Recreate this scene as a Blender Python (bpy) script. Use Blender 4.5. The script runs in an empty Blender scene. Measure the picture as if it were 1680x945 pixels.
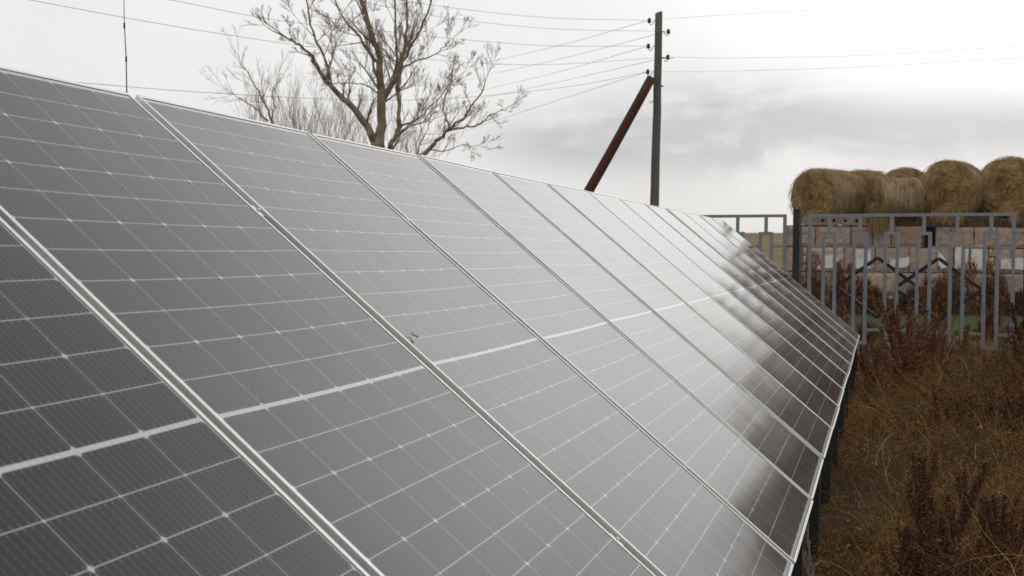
import bpy, bmesh, math, random
import numpy as np
from mathutils import Vector, Matrix
R = math.radians
C = bpy.context.scene.collection
S = bpy.context.scene
rng = random.Random(7)

# ------------------------------------------------------------------ camera
CAM = Vector((0, 0, 1.5))
FX = 2184.7                      # focal length in pixels of a 1680 px wide frame
AX = Vector((.99996, .000247, .008996))
AY = Vector((.009, -.027401, -.999584))
AZ = Vector((0, .999625, -.027402))
cd = bpy.data.cameras.new('camera')
cam = bpy.data.objects.new('camera', cd); C.objects.link(cam)
mw = Matrix((AX, -AY, -AZ)).transposed().to_4x4(); mw.translation = CAM
cam.matrix_world = mw
cd.sensor_width = 36; cd.lens = FX/1680*36
cd.clip_start = .05; cd.clip_end = 6000
cd.dof.use_dof = True; cd.dof.focus_distance = 5.6; cd.dof.aperture_fstop = 8.5
S.camera = cam

# ------------------------------------------------------------------ sky, sun, exposure
SUN_EL, SUN_AZ = R(28), R(27)    # azimuth measured from +Y towards +X
w = bpy.data.worlds.new('World'); S.world = w; w.use_nodes = True
nt = w.node_tree; nt.nodes.clear()
def NN(tree, t, **k):
    n = tree.nodes.new(t)
    for a, v in k.items():
        if a == 'inp':
            for i, x in v.items(): n.inputs[i].default_value = x
        else: setattr(n, a, v)
    return n
def set_ramp(r, stops):
    e = r.color_ramp.elements
    while len(e) > 1: e.remove(e[-1])
    for i, (p, c) in enumerate(stops):
        k = e[0] if i == 0 else e.new(p)
        k.position = p; k.color = (c, c, c, 1) if isinstance(c, (int, float)) else (*c, 1)
def build_sky():
    L = nt.links.new
    out = NN(nt, 'ShaderNodeOutputWorld'); bg = NN(nt, 'ShaderNodeBackground', inp={1: .1})
    L(bg.outputs[0], out.inputs[0])
    sky = NN(nt, 'ShaderNodeTexSky', sky_type='NISHITA', sun_disc=False, sun_elevation=SUN_EL, sun_rotation=SUN_AZ)
    tc = NN(nt, 'ShaderNodeTexCoord'); sx = NN(nt, 'ShaderNodeSeparateXYZ'); L(tc.outputs['Generated'], sx.inputs[0])
    def M(op, a, b=None, c=None, clamp=False):
        m = NN(nt, 'ShaderNodeMath', operation=op); m.use_clamp = clamp
        for i, v in enumerate((a, b, c)):
            if v is None: continue
            if isinstance(v, (int, float)): m.inputs[i].default_value = v
            else: L(v, m.inputs[i])
        return m.outputs[0]
    def ramp(v, stops, interp='EASE'):
        r = NN(nt, 'ShaderNodeValToRGB'); r.color_ramp.interpolation = interp
        set_ramp(r, stops); L(v, r.inputs[0]); return r.outputs[0]
    z = sx.outputs[2]
    # cloud layer, stretched towards the horizon
    mp = NN(nt, 'ShaderNodeMapping', inp={1: (3.1, .4, 1.7), 3: (1, 1, 2.7)}); L(tc.outputs['Generated'], mp.inputs[0])
    n1 = NN(nt, 'ShaderNodeTexNoise', inp={'Scale': 7.5, 'Detail': 8, 'Roughness': .56, 'Distortion': .35}); L(mp.outputs[0], n1.inputs[0])
    mp2 = NN(nt, 'ShaderNodeMapping', inp={1: (.3, 2.2, .9), 3: (1, 1, 2.4)}); L(tc.outputs['Generated'], mp2.inputs[0])
    n2 = NN(nt, 'ShaderNodeTexNoise', inp={'Scale': 1.9, 'Detail': 5, 'Roughness': .5}); L(mp2.outputs[0], n2.inputs[0])
    # bank of grey cloud low in the sky ahead and to the right
    def bank(az, el, wa, we):
        a = M('ARCTAN2', sx.outputs[0], sx.outputs[1])
        da = M('DIVIDE', M('SUBTRACT', a, R(az)), R(wa)); de = M('DIVIDE', M('SUBTRACT', z, math.sin(R(el))), math.sin(R(we)))
        d2 = M('ADD', M('MULTIPLY', da, da), M('MULTIPLY', de, de))
        return M('EXPONENT', M('MULTIPLY', d2, -1.0))
    glow2 = bank(14, 10, 8, 4)
    bk = M('MULTIPLY', bank(9.5, 6.0, 5.5, 1.5), .95)
    for az, el, wa, we, k in ((2.5, 4.7, 4.5, 1.2, .75), (12, 4.0, 9, 1.3, .8), (19, 5.4, 6, 1.1, .75), (6, 5.2, 4, .8, .5), (34, 5.0, 12, 1.2, .8), (-38, 9, 16, 3, .2), (-15, 8, 7, 2, .12)):
        bk = M('ADD', bk, M('MULTIPLY', bank(az, el, wa, we), k))
    bk = M('MINIMUM', bk, 1.05)
    glow = bank(25, 18.5, 17, 8)                       # the sun behind the cloud, ahead and to the right
    grey = M('MULTIPLY', bk, M('ADD', M('MULTIPLY', ramp(n1.outputs[0], [(.37, 0.0), (.58, 1.0)]), .85), .15))
    grey = M('ADD', M('MULTIPLY', grey, .29), M('MULTIPLY', ramp(n2.outputs[0], [(.40, 0.0), (.7, 1.0)]), .10), clamp=True)
    base = ramp(M('ADD', M('MULTIPLY', z, .5), .5), [(.0, .55), (.49, .60), (.505, .82), (.53, .90), (.57, .95), (.66, .97), (.72, .88), (.80, .64), (.90, .74), (1.0, .85)], 'LINEAR')
    lift = M('ADD', 1.0, M('ADD', M('MULTIPLY', glow, .56), M('MULTIPLY', glow2, .14)))   # brighter towards the zenith
    val = M('MULTIPLY', M('MULTIPLY', base, lift), M('SUBTRACT', 1.0, grey))
    tint = NN(nt, 'ShaderNodeMix', data_type='RGBA'); tint.inputs[6].default_value = (1.0, .987, .968, 1); tint.inputs[7].default_value = (.975, .985, 1.01, 1)
    L(M('ADD', M('MULTIPLY', grey, 2.6), M('MULTIPLY', M('SUBTRACT', z, .35), 4.0, clamp=True), clamp=True), tint.inputs[0])
    vs = NN(nt, 'ShaderNodeVectorMath', operation='SCALE'); L(tint.outputs[2], vs.inputs[0]); L(M('MULTIPLY', val, 9.9), vs.inputs['Scale'])
    mx = NN(nt, 'ShaderNodeMix', data_type='RGBA'); mx.inputs[0].default_value = .965
    L(sky.outputs[0], mx.inputs[6]); L(vs.outputs[0], mx.inputs[7]); L(mx.outputs[2], bg.inputs[0])
build_sky()
sd = bpy.data.lights.new('sun', 'SUN'); sd.energy = .5; sd.angle = R(85); sd.color = (1, .97, .92)
so = bpy.data.objects.new('sun', sd); C.objects.link(so); so.location = (30, 8, 30)
so.rotation_euler = Vector((-math.cos(SUN_EL)*math.sin(SUN_AZ), -math.cos(SUN_EL)*math.cos(SUN_AZ), -math.sin(SUN_EL))).to_track_quat('-Z', 'Y').to_euler()
vs = S.view_settings
vs.view_transform = 'Standard'; vs.look = 'None'; vs.exposure = 0; vs.gamma = 1; vs.use_curve_mapping = False

# ------------------------------------------------------------------ helpers
def at(px, py, Y):
    """world point that shows at pixel (px, py) of the 1680x945 photograph at world depth Y"""
    d = AX*((px-840)/FX) + AY*((py-472.5)/FX) + AZ
    return CAM + d*(Y/d.y)

class MB:
    """collects shapes into one mesh"""
    def __init__(s): s.v = []; s.f = []; s.m = []; s.mi = 0; s.col = None
    def box(s, c, h, rot=None):
        n = len(s.v)
        for sx in (-1, 1):
            for sy in (-1, 1):
                for sz in (-1, 1):
                    p = Vector((sx*h[0], sy*h[1], sz*h[2]))
                    if rot is not None: p = rot @ p
                    s.v.append(Vector(c)+p)
        for q in ((0,1,3,2),(4,6,7,5),(0,4,5,1),(2,3,7,6),(0,2,6,4),(1,5,7,3)):
            s.f.append(tuple(n+i for i in q)); s.m.append(s.mi)
    def bar(s, a, b, wx, wy, up=Vector((0,0,1))):
        a = Vector(a); b = Vector(b); d = b-a; z = d.normalized()
        x = up.cross(z)
        if x.length < 1e-4: x = Vector((1,0,0)).cross(z)
        x.normalize(); y = z.cross(x)
        s.box((a+b)/2, (wx/2, wy/2, d.length/2), Matrix((x, y, z)).transposed())
    def tube(s, pts, rad, n=6, cap=True):
        pts = [Vector(p) for p in pts]; base = len(s.v); k = len(pts)
        if not hasattr(rad, '__len__'): rad = [rad]*k
        ref = None
        for i, p in enumerate(pts):
            t = (pts[min(i+1, k-1)]-pts[max(i-1, 0)]).normalized()
            if ref is None:
                ref = Vector((0,0,1)) if abs(t.z) < .9 else Vector((1,0,0))
            x = (ref - t*ref.dot(t)).normalized(); ref = x; y = t.cross(x)
            for j in range(n):
                a = 2*math.pi*j/n
                s.v.append(p + (x*math.cos(a)+y*math.sin(a))*rad[i])
        for i in range(k-1):
            for j in range(n):
                a = base+i*n+j; b = base+i*n+(j+1) % n
                s.f.append((a, b, b+n, a+n)); s.m.append(s.mi)
        if cap:
            s.f.append(tuple(base+j for j in reversed(range(n)))); s.m.append(s.mi)
            s.f.append(tuple(base+(k-1)*n+j for j in range(n))); s.m.append(s.mi)
    def face(s, pts):
        n = len(s.v); s.v += [Vector(p) for p in pts]; s.f.append(tuple(range(n, n+len(pts)))); s.m.append(s.mi)
    def build(s, name, mats, parent=None, smooth=False, loc=None):
        me = bpy.data.meshes.new(name)
        o0 = Vector(loc) if loc is not None else Vector((0, 0, 0))
        me.from_pydata([tuple(v-o0) for v in s.v], [], s.f)
        if not isinstance(mats, (list, tuple)): mats = [mats]
        for m in mats: me.materials.append(m)
        if len(mats) > 1: me.polygons.foreach_set('material_index', s.m)
        if smooth: me.polygons.foreach_set('use_smooth', [True]*len(me.polygons))
        me.update()
        o = bpy.data.objects.new(name, me); C.objects.link(o)
        if loc is not None: o.location = o0
        if parent: o.parent = parent
        return o

def quads_mesh(name, V, F, mats, cols=None, parent=None, smooth=False):
    """large mesh straight from numpy arrays (V: n x 3, F: m x 4), optional colour per vertex"""
    me = bpy.data.meshes.new(name)
    me.vertices.add(len(V)); me.vertices.foreach_set('co', np.ascontiguousarray(V, np.float32).ravel())
    k = F.shape[1]
    me.loops.add(F.size); me.polygons.add(len(F))
    me.loops.foreach_set('vertex_index', F.astype(np.int32).ravel())
    me.polygons.foreach_set('loop_start', np.arange(0, F.size, k, dtype=np.int32))
    me.polygons.foreach_set('loop_total', np.full(len(F), k, np.int32))
    if smooth: me.polygons.foreach_set('use_smooth', np.ones(len(F), bool))
    if cols is not None:
        ca = me.color_attributes.new('tone', 'FLOAT_COLOR', 'POINT')
        ca.data.foreach_set('color', np.c_[cols, np.ones(len(cols))].astype(np.float32).ravel())
    for m in (mats if isinstance(mats, (list, tuple)) else [mats]): me.materials.append(m)
    me.update(calc_edges=True); me.validate()
    o = bpy.data.objects.new(name, me); C.objects.link(o)
    if parent: o.parent = parent
    return o

def tag(o, label, cat, group=None, kind=None):
    o['label'] = label; o['category'] = cat
    if group: o['group'] = group
    if kind: o['kind'] = kind
    return o
def structure(o): o['kind'] = 'structure'; return o
def empty(name, loc, label, cat, group=None, rot=None):
    o = bpy.data.objects.new(name, None); C.objects.link(o); o.empty_display_size = .1
    m = rot.to_4x4() if rot is not None else Matrix.Identity(4)
    m.translation = Vector(loc); o.matrix_world = m
    return tag(o, label, cat, group)
def copy_tree(o, parent=None):
    c = o.copy(); C.objects.link(c); c.parent = parent
    for ch in list(o.children): copy_tree(ch, c)
    return c

# ---- materials
def mat(name, col, rough=.7, spec=.3, metal=0, noise=None, bump=None, attr=None, scale=8, extra=None):
    m = bpy.data.materials.new(name); m.use_nodes = True; t = m.node_tree; L = t.links.new
    b = t.nodes['Principled BSDF']; b.inputs['Roughness'].default_value = rough
    b.inputs['Specular IOR Level'].default_value = spec; b.inputs['Metallic'].default_value = metal
    b.inputs['Base Color'].default_value = (*col, 1)
    tc = NN(t, 'ShaderNodeTexCoord')
    if attr:
        a = NN(t, 'ShaderNodeAttribute', attribute_name=attr); L(a.outputs[0], b.inputs['Base Color'])
    if noise:
        cols, sc, det = noise
        vec = tc.outputs['Object']
        if isinstance(sc, tuple):
            mp = NN(t, 'ShaderNodeMapping', inp={3: sc}); L(vec, mp.inputs[0]); vec = mp.outputs[0]; sc = 1
        n = NN(t, 'ShaderNodeTexNoise', inp={'Scale': sc, 'Detail': det, 'Roughness': .62}); L(vec, n.inputs[0])
        r = NN(t, 'ShaderNodeValToRGB'); set_ramp(r, cols)
        L(n.outputs[0], r.inputs[0]); L(r.outputs[0], b.inputs['Base Color'])
    if bump:
        sc, st, dist = bump
        vec = tc.outputs['Object']
        if isinstance(sc, tuple):
            mp = NN(t, 'ShaderNodeMapping', inp={3: sc}); L(vec, mp.inputs[0]); vec = mp.outputs[0]; sc = 1
        n = NN(t, 'ShaderNodeTexNoise', inp={'Scale': sc, 'Detail': 6}); L(vec, n.inputs[0])
        bp = NN(t, 'ShaderNodeBump', inp={'Strength': st, 'Distance': dist}); L(n.outputs[0], bp.inputs['Height']); L(bp.outputs[0], b.inputs['Normal'])
    return m

ALU = mat('anodised_aluminium', (.72, .72, .70), .36, .5, .6, noise=([(.3, (.66, .665, .645)), (.7, (.80, .80, .78))], (9, 2, 9), 4))
LIP_SHADOW = mat('black_lip_shadow', (.02, .02, .02), .8)
BLACK = mat('black_steel', (.012, .013, .015), .5, .4, noise=([(.35, (.009, .010, .012)), (.75, (.022, .022, .023))], 14, 5))
FENCE = mat('grey_fence_paint', (.23, .233, .245), .5, .35, noise=([(.3, (.205, .208, .22)), (.75, (.265, .266, .275))], 6, 6), bump=(60, .15, .002))
CHAR = mat('charcoal_fence_paint', (.02, .022, .026), .5, .35, noise=([(.3, (.017, .019, .023)), (.8, (.032, .034, .038))], 7, 6))
WOODGREY = mat('weathered_pole_wood', (.08, .07, .06), .9, .1, noise=([(.25, (.060, .052, .045)), (.42, (.19, .168, .148)), (.54, (.12, .105, .09)), (.8, (.32, .285, .25))], (38, 38, 1.6), 8), bump=((60, 60, 2), .6, .01))
WOODRED = mat('reddish_brace_wood', (.07, .025, .016), .85, .15, noise=([(.25, (.040, .018, .014)), (.42, (.125, .058, .040)), (.54, (.065, .030, .022)), (.8, (.24, .125, .085))], (30, 30, 2.2), 8), bump=((50, 50, 3), .6, .01))
IRON = mat('dark_iron', (.02, .018, .018), .6)
CERAMIC = mat('dark_insulator', (.018, .015, .014), .35, .5)
WIRE = mat('wire', (.22, .22, .225), .6)
BARK = mat('tree_bark', (.13, .105, .08), .9, .1, noise=([(.25, (.16, .125, .092)), (.55, (.32, .25, .17)), (.8, (.45, .36, .21))], (14, 14, 4), 7), bump=((40, 40, 9), .5, .01))
TWIG = mat('twig_bark', (.33, .245, .165), .9, .1)
TWIGFAR = mat('shrub_twigs', (.30, .22, .165), .9, .1)
STRAW = mat('straw', (.2, .14, .07), .85, .1, attr='tone')
GRASS = mat('dry_plants', (.1, .06, .03), .9, .06, attr='tone')
PLASTER = mat('white_plaster', (.62, .58, .53), .9, .1, noise=([(.28, (.46, .37, .30)), (.44, (.68, .63, .57)), (.55, (.74, .71, .66)), (.8, (.80, .78, .74))], 4, 8), bump=(20, .3, .01))
DARK = mat('dark_opening', (.012, .012, .012), .9)

# ------------------------------------------------------------------ solar glass (cells drawn procedurally in the panel's own coordinates)
PW, PL, PITCH = 1.136, 2.278, 1.180
def cell_material():
    m = bpy.data.materials.new('solar_glass'); m.use_nodes = True; t = m.node_tree; L = t.links.new
    b = t.nodes['Principled BSDF']
    def M(op, a, b_=None, c=None, clamp=False):
        n = NN(t, 'ShaderNodeMath', operation=op); n.use_clamp = clamp
        for i, v in enumerate((a, b_, c)):
            if v is None: continue
            if isinstance(v, (int, float)): n.inputs[i].default_value = v
            else: L(v, n.inputs[i])
        return n.outputs[0]
    lt = lambda a, k: M('LESS_THAN', a, k)
    gt = lambda a, k: M('GREATER_THAN', a, k)
    OR = lambda a, b_: M('MAXIMUM', a, b_)
    AND = lambda a, b_: M('MULTIPLY', a, b_)
    tc = NN(t, 'ShaderNodeTexCoord'); sp = NN(t, 'ShaderNodeSeparateXYZ'); L(tc.outputs['Object'], sp.inputs[0])
    x, y = sp.outputs[0], sp.outputs[1]
    PC, RP, HG = .1840, .0925, .0044
    fx = M('DIVIDE', x, PC)
    du = M('MULTIPLY', M('ABSOLUTE', M('SUBTRACT', fx, M('ROUND', fx))), PC)          # to nearest column gap
    yy = M('SUBTRACT', M('ABSOLUTE', M('SUBTRACT', y, PL/2)), HG)
    fy = M('DIVIDE', yy, RP)
    dv = M('MULTIPLY', M('ABSOLUTE', M('SUBTRACT', fy, M('ROUND', fy))), RP)          # to nearest row gap
    even = lt(M('ABSOLUTE', M('SUBTRACT', M('MODULO', M('ADD', M('ROUND', fy), 40), 2), 1)), .5)
    cham = M('ADD', .0078, M('MULTIPLY', even, -.0038))
    white = OR(lt(du, .00070), lt(dv, .00085))
    white = OR(white, M('LESS_THAN', M('ADD', du, dv), cham))
    white = OR(white, OR(gt(M('ABSOLUTE', x), .5515), OR(lt(yy, 0), gt(yy, 12*RP-.0006))))
    mid = lt(yy, 0)
    # busbars and solder dots inside the cells
    fb = M('DIVIDE', x, PC/10)
    db = M('MULTIPLY', M('ABSOLUTE', M('SUBTRACT', M('SUBTRACT', fb, .5), M('ROUND', M('SUBTRACT', fb, .5)))), PC/10)
    bus = lt(db, .00042)
    fd = M('DIVIDE', yy, RP/6)
    dd = M('MULTIPLY', M('ABSOLUTE', M('SUBTRACT', M('SUBTRACT', fd, .5), M('ROUND', M('SUBTRACT', fd, .5)))), RP/6)
    dot = AND(lt(db, .0010), lt(dd, .0011))
    edge_dot = AND(lt(db, .0011), AND(lt(dv, .0062), gt(dv, .0040)))
    cellid = NN(t, 'ShaderNodeTexWhiteNoise', noise_dimensions='3D'); cv = NN(t, 'ShaderNodeCombineXYZ')
    L(M('FLOOR', fx), cv.inputs[0]); L(M('FLOOR', fy), cv.inputs[1]); oi = NN(t, 'ShaderNodeObjectInfo'); L(M('MULTIPLY', oi.outputs['Random'], 97), cv.inputs[2]); L(cv.outputs[0], cellid.inputs[0])
    ca = NN(t, 'ShaderNodeMix', data_type='RGBA'); L(cellid.outputs[0], ca.inputs[0])
    ca.inputs[6].default_value = (.0040, .0030, .0085, 1); ca.inputs[7].default_value = (.0085, .0052, .0105, 1)
    def over(base, mask, col, k=1.0):
        mx = NN(t, 'ShaderNodeMix', data_type='RGBA'); L(base, mx.inputs[6]); mx.inputs[7].default_value = (*col, 1)
        L(M('MULTIPLY', mask, k), mx.inputs[0]); return mx.outputs[2]
    c = over(ca.outputs[2], bus, (.15, .15, .165), .75)
    c = over(c, dot, (.14, .14, .15), .6)
    c = over(c, edge_dot, (.24, .24, .25), .8)
    c = over(c, white, (.50, .50, .50))
    # ribbons crossing the wide middle band
    rib = AND(mid, lt(M('ABSOLUTE', M('SUBTRACT', M('FRACT', M('MULTIPLY', fb, 1.0)), .5)), .17))
    c = over(c, rib, (.56, .56, .555))
    # thin uneven dust
    nz = NN(t, 'ShaderNodeTexNoise', inp={'Scale': 3.2, 'Detail': 8, 'Roughness': .65}); 
    ov = NN(t, 'ShaderNodeVectorMath', operation='ADD'); L(tc.outputs['Object'], ov.inputs[0]); rv = NN(t, 'ShaderNodeCombineXYZ'); L(M('MULTIPLY', oi.outputs['Random'], 60), rv.inputs[0]); L(rv.outputs[0], ov.inputs[1]); L(ov.outputs[0], nz.inputs[0])
    dust = M('MULTIPLY', M('SUBTRACT', nz.outputs[0], .44, clamp=True), .07)
    low = M('MULTIPLY', M('SUBTRACT', 1.0, M('DIVIDE', y, .10), clamp=True), .12)          # washed-down dirt along the low edge
    mxd = NN(t, 'ShaderNodeMix', data_type='RGBA'); L(c, mxd.inputs[6]); mxd.inputs[7].default_value = (.24, .22, .20, 1); L(M('ADD', dust, low), mxd.inputs[0])
    c = mxd.outputs[2]
    # small specks
    vo = NN(t, 'ShaderNodeTexVoronoi', inp={'Scale': 7.0}); L(ov.outputs[0], vo.inputs[0])
    c = over(c, lt(vo.outputs['Distance'], .020), (.05, .045, .04), .8)
    vo2 = NN(t, 'ShaderNodeTexVoronoi', inp={'Scale': 1.15}); L(ov.outputs[0], vo2.inputs[0])
    c = over(c, lt(M('ADD', vo2.outputs['Distance'], M('MULTIPLY', nz.outputs[0], .05)), .040), (.34, .33, .31), .75)
    L(c, b.inputs['Base Color'])
    st = NN(t, 'ShaderNodeMapping', inp={3: (30, 1.1, 1)}); L(ov.outputs[0], st.inputs[0])
    sn = NN(t, 'ShaderNodeTexNoise', inp={'Scale': 1.0, 'Detail': 4, 'Roughness': .6}); L(st.outputs[0], sn.inputs[0])
    L(M('ADD', .085, M('MULTIPLY', M('ADD', sn.outputs[0], nz.outputs[0]), .035)), b.inputs['Roughness'])
    b.inputs['Roughness'].default_value = .115
    b.inputs['IOR'].default_value = 1.345
    b.inputs['Specular IOR Level'].default_value = .5
    b.inputs['Specular Tint'].default_value = (.985, .955, 1.0, 1)     # violet cast of the anti-reflection coat
    # slight waviness of the tempered glass
    wv = NN(t, 'ShaderNodeTexNoise', inp={'Scale': 2.4, 'Detail': 2}); L(ov.outputs[0], wv.inputs[0])
    bp = NN(t, 'ShaderNodeBump', inp={'Strength': .22, 'Distance': .006}); L(wv.outputs[0], bp.inputs['Height']); L(bp.outputs[0], b.inputs['Normal'])
    return m
CELL = cell_material()

# ------------------------------------------------------------------ the ground and the hills
GROUND = mat('meadow_ground', (.08, .055, .03), .95, .05, noise=([(.3, (.030, .021, .012)), (.48, (.062, .042, .022)), (.62, (.10, .075, .038)), (.8, (.052, .058, .022))], .9, 10), bump=(9, .6, .05))
def ground():
    xs = sorted(set([-3000, -1500, -700, -300, -150, -80, -40] + [x for x in np.arange(-24, 44.1, 1.0)] + [60, 90, 150, 300, 700, 1500, 3000]))
    ys = sorted(set([-400, -150, -60, -25] + [y for y in np.arange(-12, 50.1, 1.0)] + [65, 90, 130, 200, 320, 520, 800, 1200, 2000, 3500]))
    V = []; 
    for y in ys:
        for x in xs:
            d = math.hypot(x, y)
            z = .06*math.sin(x*.9+y*.37)*math.sin(y*.7-x*.3) if d > 2 else 0
            if d > 60: z = 0
            V.append((x, y, z))
    nx = len(xs); F = [(j*nx+i, j*nx+i+1, (j+1)*nx+i+1, (j+1)*nx+i) for j in range(len(ys)-1) for i in range(nx-1)]
    o = quads_mesh('ground', np.array(V), np.array(F), GROUND, smooth=True)
    return structure(o)
ground()
HILL = mat('dry_hillside', (.2, .15, .09), .95, .05, noise=([(.36, (.11, .075, .045)), (.46, (.24, .17, .10)), (.54, (.16, .135, .065)), (.62, (.27, .21, .12)), (.70, (.12, .12, .05))], (.003, .018, .05), 6))
def hills():
    V = []; F = []; xs = np.linspace(-900, 1500, 97); ys = np.linspace(120, 1100, 30)
    for y in ys:
        for x in xs:
            t = (y-120)/980
            h = 14.5*math.sin(min(1, t*1.05)*math.pi/2)**1.2*(1+.12*math.sin(x*.006+1)+.06*math.sin(x*.017+y*.004))
            if t == 0: h = -1
            V.append((x, y, h))
    n = len(xs)
    for j in range(len(ys)-1):
        for i in range(n-1): F.append((j*n+i, j*n+i+1, (j+1)*n+i+1, (j+1)*n+i))
    structure(quads_mesh('hills', np.array(V), np.array(F), HILL, smooth=True))
hills()
GREEN = mat('green_grass', (.05, .1, .02), .9, .1, noise=([(.3, (.050, .062, .022)), (.6, (.064, .082, .030)), (.85, (.105, .10, .045))], 1.4, 8))
def lawn():
    V = []; F = []; n = 40; rg = random.Random(4)
    for j in range(9):
        for i in range(n):
            x = 6+i*.75; y = 24.2+j*.95 + (.35*math.sin(i*.8+j) if j in (0, 8) else 0)
            V.append((x, y, .085+.02*math.sin(i*1.3)*math.cos(j)))
    for j in range(8):
        for i in range(n-1): F.append((j*n+i, j*n+i+1, (j+1)*n+i+1, (j+1)*n+i))
    structure(quads_mesh('lawn', np.array(V), np.array(F), GREEN, smooth=True))
lawn()

# ------------------------------------------------------------------ the row of solar panels
PO = CAM + Vector((-1.68972, 1.44608, .43090))        # high corner of the row's near end
U = Vector((.26805, .96341, 0)).normalized()
DV = Vector((.74056, -.20605, -.63962)).normalized()  # down the slope
NZ = U.cross(-DV).normalized()                        # outwards
PR = Matrix((U, -DV, NZ)).transposed()
def plane(s, v, h=0): return PO + U*s + DV*v + NZ*h

def make_panel():
    e = empty('solar_panel', (0, 0, 0), 'x', 'solar panel', 'solar panels in the row')
    # frame: one profile swept round the four sides with mitred corners
    prof = [(0, -.035), (0, -.0265), (.0012, -.0258), (.0012, -.0235), (0, -.0228), (0, -.0135), (.0012, -.0128), (.0012, -.0105), (0, -.0098),
            (0, -.0007), (.0007, 0), (.0098, 0), (.0105, -.0006), (.0105, -.0068), (.0022, -.0072), (.0022, -.033), (.022, -.033), (.022, -.035)]
    mb = MB(); n = len(prof); corners = [(-PW/2, 0, 1, 1), (PW/2, 0, -1, 1), (PW/2, PL, -1, -1), (-PW/2, PL, 1, -1)]
    for cx, cy, sx, sy in corners:
        for d, z in prof: mb.v.append(Vector((cx+sx*d, cy+sy*d, z)))
    for k in range(4):
        for j in range(n):
            a = k*n+j; b = k*n+(j+1) % n; c = ((k+1) % 4)*n+(j+1) % n; d = ((k+1) % 4)*n+j
            mb.f.append((a, d, c, b)); mb.m.append(0)
    mb.build('frame', ALU, e)
    # black ring painting the shadowed gap between glass and lip
    g = MB(); prof = [(.0103, -.0018), (.0122, -.0018), (.0122, -.004), (.0103, -.004)]
    n = 4
    for cx, cy, sx, sy in corners:
        for d, z in prof: g.v.append(Vector((cx+sx*d, cy+sy*d, z)))
    for k in range(4):
        for j in range(n):
            a = k*n+j; b = k*n+(j+1) % n; c = ((k+1) % 4)*n+(j+1) % n; d = ((k+1) % 4)*n+j
            g.f.append((a, d, c, b)); g.m.append(0)
    g.build('lip_shadow', LIP_SHADOW, e)
    # glass, sagging a few millimetres between its frame
    nx, ny = 28, 56; V = []; F = []
    x0, x1, y0, y1 = -PW/2+.009, PW/2-.009, .009, PL-.009
    for j in range(ny+1):
        for i in range(nx+1):
            a = i/nx*2-1; b = j/ny*2-1
            sag = (1-a*a)*(1-b**4)*(.75+.25*math.cos(b*math.pi*2))
            V.append((x0+(x1-x0)*i/nx, y0+(y1-y0)*j/ny, -.0024-SAG*sag))
    for j in range(ny):
        for i in range(nx):
            a = j*(nx+1)+i; F.append((a, a+1, a+nx+2, a+nx+1))
    quads_mesh('glass', np.array(V), np.array(F), CELL, parent=e, smooth=True)
    # back sheet closes the underside
    b = MB(); b.box((0, PL/2, -.0145), (PW/2-.004, PL/2-.004, .003)); b.build('back_sheet', WHITEBACK, e)
    bx = MB(); bx.box((0, PL/2, -.027), (.06, .035, .009)); bx.build('junction_box', BLACK, e)
    return e
SAG = .0055
WHITEBACK = mat('white_back_sheet', (.6, .6, .6), .6)
ORD = ['second', 'third', 'fourth', 'fifth', 'sixth', 'seventh', 'eighth', 'ninth', 'tenth', 'eleventh', 'twelfth', 'thirteenth']
proto = None; PANELS = {}
jr = random.Random(21)
NP = 14
for k in range(-1, NP):
    p = proto if proto and k == -1 else None
    if proto is None: proto = o = make_panel()
    else: o = copy_tree(proto)
    PANELS[k] = o
    base = plane(k*PITCH+PITCH/2, PL, 0)
    tw = Matrix.Rotation(jr.uniform(-.0055, .0055), 3, 'Y') @ Matrix.Rotation(jr.uniform(-.0022, .0022), 3, 'X')
    m = (PR @ tw).to_4x4(); m.translation = base + NZ*jr.uniform(-.0015, .0015) + DV*jr.uniform(-.004, .004)
    o.matrix_world = m
    if k == -1: lb = 'dark solar panel at the near end of the row, cut off by the photo corner'
    elif k == 0: lb = 'darkest large solar panel whose wide silver joint crosses the bottom left corner'
    elif k == 2: lb = 'solar panel third from the near end, with a dead brown sprig on its glass'
    elif k == NP-1: lb = 'last solar panel of the row, narrowest strip beside the grey fence'
    else: lb = f'solar panel {ORD[k-1]} from the near end of the sloping row'
    o['label'] = lb

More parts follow.
